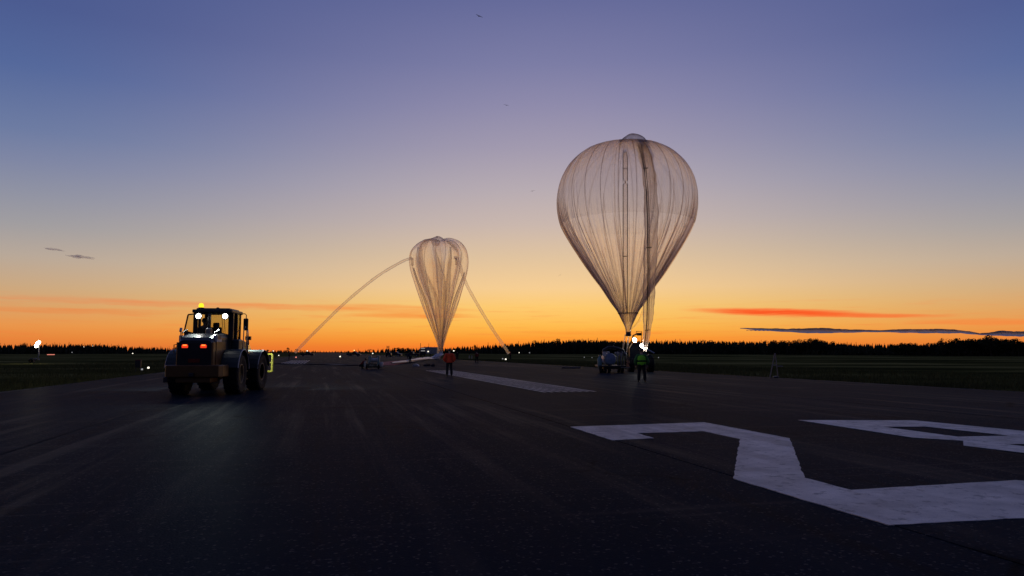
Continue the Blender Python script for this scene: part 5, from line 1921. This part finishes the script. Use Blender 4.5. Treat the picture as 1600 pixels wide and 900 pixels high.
# ------------------------------------------------------------------ light tower on the left field
LT = ground(60, 566.5)
tower = thing('light_tower', 'portable light tower with one dazzling lamp on the field left of the wheel loader', 'light tower', (LT.x, LT.y, 0), 0)
kl = LT.y / F_PX
lz = lambda py: at(60, py, LT.y).z
lx = lambda px: (px - 60) * kl
MB().prism([(lx(48.5), 0.35), (lx(49.5), lz(560)), (lx(56), lz(559.5)), (lx(57.5), 0.35)], 1, -0.5, 0.8).build('generator_box', M['black'], tower, 0.06)
wheels(tower, [(lx(50.5), -0.5, 0.3), (lx(55.5), -0.5, 0.3)], 0.3, 0.2, 0.17, lugs=12)
MB().tube([(lx(57.5), 0, 0.35), (lx(60.2), 0, 1.2), (lx(59.2), 0, lz(538))], [0.1, 0.09, 0.06], 8).build('mast', M['grey'], tower, 0, True)
MB().box(lx(57), lx(61.5), -0.05, 0.1, lz(532.4), lz(531.5)).build('lamp_hood', M['black'], tower)
for px, py, r_ in ((57.2, 536.6, 0.3), (55.0, 540.3, 0.27), (59.2, 535, 0.24)):
    lh = MB().lathe([(0.0, 0.2), (r_ * .8, 0.16), (r_ * 1.04, 0.03)], 18, 1, 0, None, (lx(px), 0.0, lz(py))).build('lamp_head', M['black'], tower)
    MB().lathe([(r_, 0.03), (r_ * .7, -0.04), (0, -0.06)], 18, 1, 0, None, (lx(px), 0.0, lz(py))).build('lens', M['lampc'], lh, 0, True)
lamp('tower_beam', 'SPOT', (lx(57), -0.25, lz(537)), 600, (1, 0.92, 0.68), tower, (lx(57) + 8, -40, 0), 110, 0.8, 0.3)
tag(MB().box(ground(134, 555).x, ground(143, 555).x, 340, 341, 0.25, 0.55).build('light_bar', M['edger']), 'low reddish light bar far off below the left pair of mast lights', 'light')

# ------------------------------------------------------------------ runway edge lights
def edge_light(px, py, label, material='edge', r_=0.1, d=None):
    if d is None:
        g_ = ground(px, py + 3)
        d = min(g_.y, 420)
    p = at(px, py, d)
    h = max(0.22, p.z)
    t = thing('edge_light', label, 'edge light', (p.x, d, 0), 0, 'runway edge lights')
    MB().tube([(0, 0, -0.12), (0, 0, h - 0.05)], 0.03, 8).lathe([(0.1, h - 0.1), (0.11, h - 0.05), (0.08, h - 0.03)], 12).build('stem', M['steel'], t)
    MB().lathe([(r_, h - 0.04), (r_ * 1.05, h + r_ * 0.5), (r_ * 0.7, h + r_ * 1.2), (0, h + r_ * 1.4)], 12).build('lens', M[material], t, 0, True)
    return t


M['dim'] = glow('edge_lamp_dim', (0.9, 0.9, 0.85), 0.3)
edge_light(231.8, 576.2, 'bright white edge light on the grass just left of the wheel loader', r_=0.085)
edge_light(221.8, 579.0, 'dim edge light left of the bright one beside the wheel loader', 'dim', 0.07)
edge_light(207.3, 552.6, 'small white light far out on the left field above the dark box', 'edge', 0.2, 300)
edge_light(435.5, 555.6, 'white edge light just right of the yellow fork carriage', r_=0.14)
edge_light(462.5, 558.8, 'reddish edge light right of the person holding the left tube', 'edger', 0.16)
edge_light(531.4, 557.6, 'white edge light out on the runway left of the launch frame', r_=0.17)
edge_light(582.3, 552.6, 'white light above the launch frame uprights, near the distant vehicles', r_=0.2, d=260)
edge_light(790.2, 561.8, 'bright white edge light below the end of the right inflation tube', r_=0.13)
edge_light(785.4, 561.0, 'dim edge light just left of the bright one under the right inflation tube', 'dim', 0.11)
edge_light(811.2, 551.3, 'white light on the far grass right of the tube holder, left one of two', 'edge', 0.22, 380)
edge_light(827.4, 551.5, 'fainter white light on the far grass right of the tube holder, right one of two', 'dim', 0.26, 380)
edge_light(709.0, 548.6, 'tiny white light at the shoulder of the large red jacket', 'edge', 0.16, 190)
edge_light(913, 558.4, 'dim grey light on the grass left of the tank trailer', 'dim', 0.1, 190)
edge_light(925, 559.4, 'dim grey light on the grass close to the tank trailer', 'dim', 0.08, 180)
edge_light(1029, 559.4, 'dim light on the grass right of the tractor', 'dim', 0.1, 180)
edge_light(112.5, 551.0, 'dim white light on the far left field below the trees', 'dim', 0.3, 480)

# two pale marker posts on the grass
for px, lab in ((733.3, 'thin pale marker post on the grass, left one of two'), (737.0, 'thin pale marker post on the grass, right one of two')):
    p = ground(px, 559.5)
    m_ = MB().tube([(0, 0, -0.1), (0, 0, at(px, 555.5, p.y).z)], 0.1, 8)
    o = m_.lathe([(0.13, -0.1), (0.13, 0.1), (0.1, 0.12)], 10).build('marker_post', M['grey'])
    o.location = p
    tag(o, lab, 'post', 'marker posts on the grass')
# dark box on legs by the left edge
p = ground(215.5, 579.0)
sg = thing('airfield_sign', 'dark squat sign box on legs in the grass behind the bright edge light', 'sign', (p.x, p.y, 0), R(10))
kk = p.y / F_PX
MB().box(-4.2 * kk, 4.2 * kk, -0.12, 0.12, 0.25, at(215, 563, p.y).z).build('sign_box', M['black'], sg, 0.05)
MB().box(-4.4 * kk, 4.4 * kk, -0.14, 0.14, at(215, 563, p.y).z, at(215, 562, p.y).z).build('lid', M['darkred'], sg, 0.02)
for s in (-3, 3):
    MB().tube([(s * kk, 0, -0.12), (s * kk, 0, 0.27)], 0.04, 8).build('leg', M['steel'], sg)

# ------------------------------------------------------------------ A-frame stand on the right edge
p = ground(1212, 590.3)
af = thing('aframe_stand', 'slim pale A-frame stand with a cross bar at the right edge of the runway', 'stand', (p.x, p.y, 0), 0)
kk = p.y / F_PX
ax = lambda px: (px - 1212) * kk
az_ = lambda py: at(1212, py, p.y).z
M['pale'] = mat('pale_tube', (0.42, 0.33, 0.3), 0.5)
for a, b in ((1203, 1211.8), (1215.6, 1212.6)):
    MB().tube([(ax(a), 0, 0.0), (ax(b), 0, az_(552))], 0.027, 8).build('leg', M['pale'], af)
MB().tube([(ax(1211.5), 0.9, 0.0), (ax(1212.2), 0, az_(552))], 0.022, 8).build('leg', M['pale'], af)
MB().tube([(ax(1207.4), 0, az_(570.6)), (ax(1214.4), 0, az_(570.6))], 0.024, 8).build('cross_bar', M['pale'], af)
MB().tube([(ax(1214.2), 0, az_(572.2)), (ax(1224), 0, az_(572.4))], 0.018, 8).build('side_bar', M['pale'], af)
MB().lathe([(0.17, 0.0), (0.19, 0.03), (0.17, 0.09), (0.06, 0.11)], 14, 2, 0, None, (ax(1212.4), 0, 0)).build('weight', M['black'], af)

# ------------------------------------------------------------------ birds
def bird(px, py, d, span, roll, yaw, label):
    c = at(px, py, d)
    m_ = MB()
    s = span / 2
    m_.tube([(0, -0.28 * s, 0), (0, -0.1 * s, 0.0), (0, 0.15 * s, 0.02 * s), (0, 0.34 * s, 0.03 * s)], [0.02 * s, 0.1 * s, 0.09 * s, 0.02 * s], 8)
    t = thing('bird', label, 'bird', tuple(c), 0, 'birds flying in the dusk sky')
    t.rotation_euler = (0, roll, yaw)
    m_.add([(-0.05 * s, -0.26 * s, 0), (0.05 * s, -0.26 * s, 0), (0.1 * s, -0.48 * s, 0), (-0.1 * s, -0.48 * s, 0)], [(0, 1, 2, 3)])
    m_.build('body', M['bird'], t, 0, True)
    for w in (-1, 1):
        wm = MB()
        top_ = [(0.06, 0.16, 0.02), (0.4, 0.24, 0.2), (0.75, 0.1, 0.16), (1.0, -0.1, 0.02)]
        bot_ = [(0.06, -0.14, 0.0), (0.4, -0.06, 0.18), (0.75, -0.1, 0.14), (1.0, -0.14, 0.02)]
        vs = []
        for (a, b), dz in (((top_, bot_), 0.012), ((top_, bot_), -0.012)):
            vs += [(w * q[0] * s, q[1] * s, (q[2] + dz) * s) for q in a] + [(w * q[0] * s, q[1] * s, (q[2] + dz) * s) for q in b]
        fs = []
        for i in range(3):
            fs += [(i, i + 1, 5 + i, 4 + i), (8 + i, 12 + i, 13 + i, 9 + i), (i, 8 + i, 9 + i, i + 1), (4 + i, 5 + i, 13 + i, 12 + i)]
        wm.add(vs, fs)
        wm.build('wing', M['bird'], t)
    return t


bird(748.5, 25.5, 70, 0.75, R(14), R(25), 'small dark bird highest in the purple sky')
bird(791, 164.5, 70, 0.6, R(20), R(-20), 'small dark bird high between the two balloons')
bird(832, 298.6, 80, 0.6, R(-14), R(15), 'small pale-dark bird just left of the large balloon')
bird(875, 430, 80, 0.4, R(-35), R(10), 'tiny dark bird left of the large balloon, low over the horizon glow')
# two wisps of cloud on the left
M['wisp'] = cloud_volume('cloud_wisp', 0.016)
for px, py, hw, hh, lab, sd_ in ((83, 389.5, 11, 2.2, 'thin dark wisp of cloud high on the left, upper one of two', 1), (125, 401.2, 16, 3.2, 'thin dark wisp of cloud high on the left, lower one of two', 2)):
    d = 6000
    c = at(px, py, d)
    k_ = d / F_PX
    rnd = random.Random(sd_)
    m_ = MB()
    for q in range(18):
        ox = rnd.uniform(-0.85, 0.85) * hw
        T = Matrix.Translation((ox * k_, rnd.uniform(-40, 40), (rnd.uniform(-.5, .5) * hh - 0.04 * ox) * k_)) @ Matrix.Diagonal((hw * k_ * rnd.uniform(.08, .3), 60, hh * k_ * rnd.uniform(.15, .42), 1))
        prof = [(math.sin(math.pi * i / 8) if 0 < i < 8 else 0.0, -math.cos(math.pi * i / 8)) for i in range(9)]
        m_.lathe(prof, 16, 2, 0, T)
    o = m_.build('cloud', M['wisp'], None, 0, True)
    o.location = c
    tag(o, lab, 'cloud', 'small dark clouds')
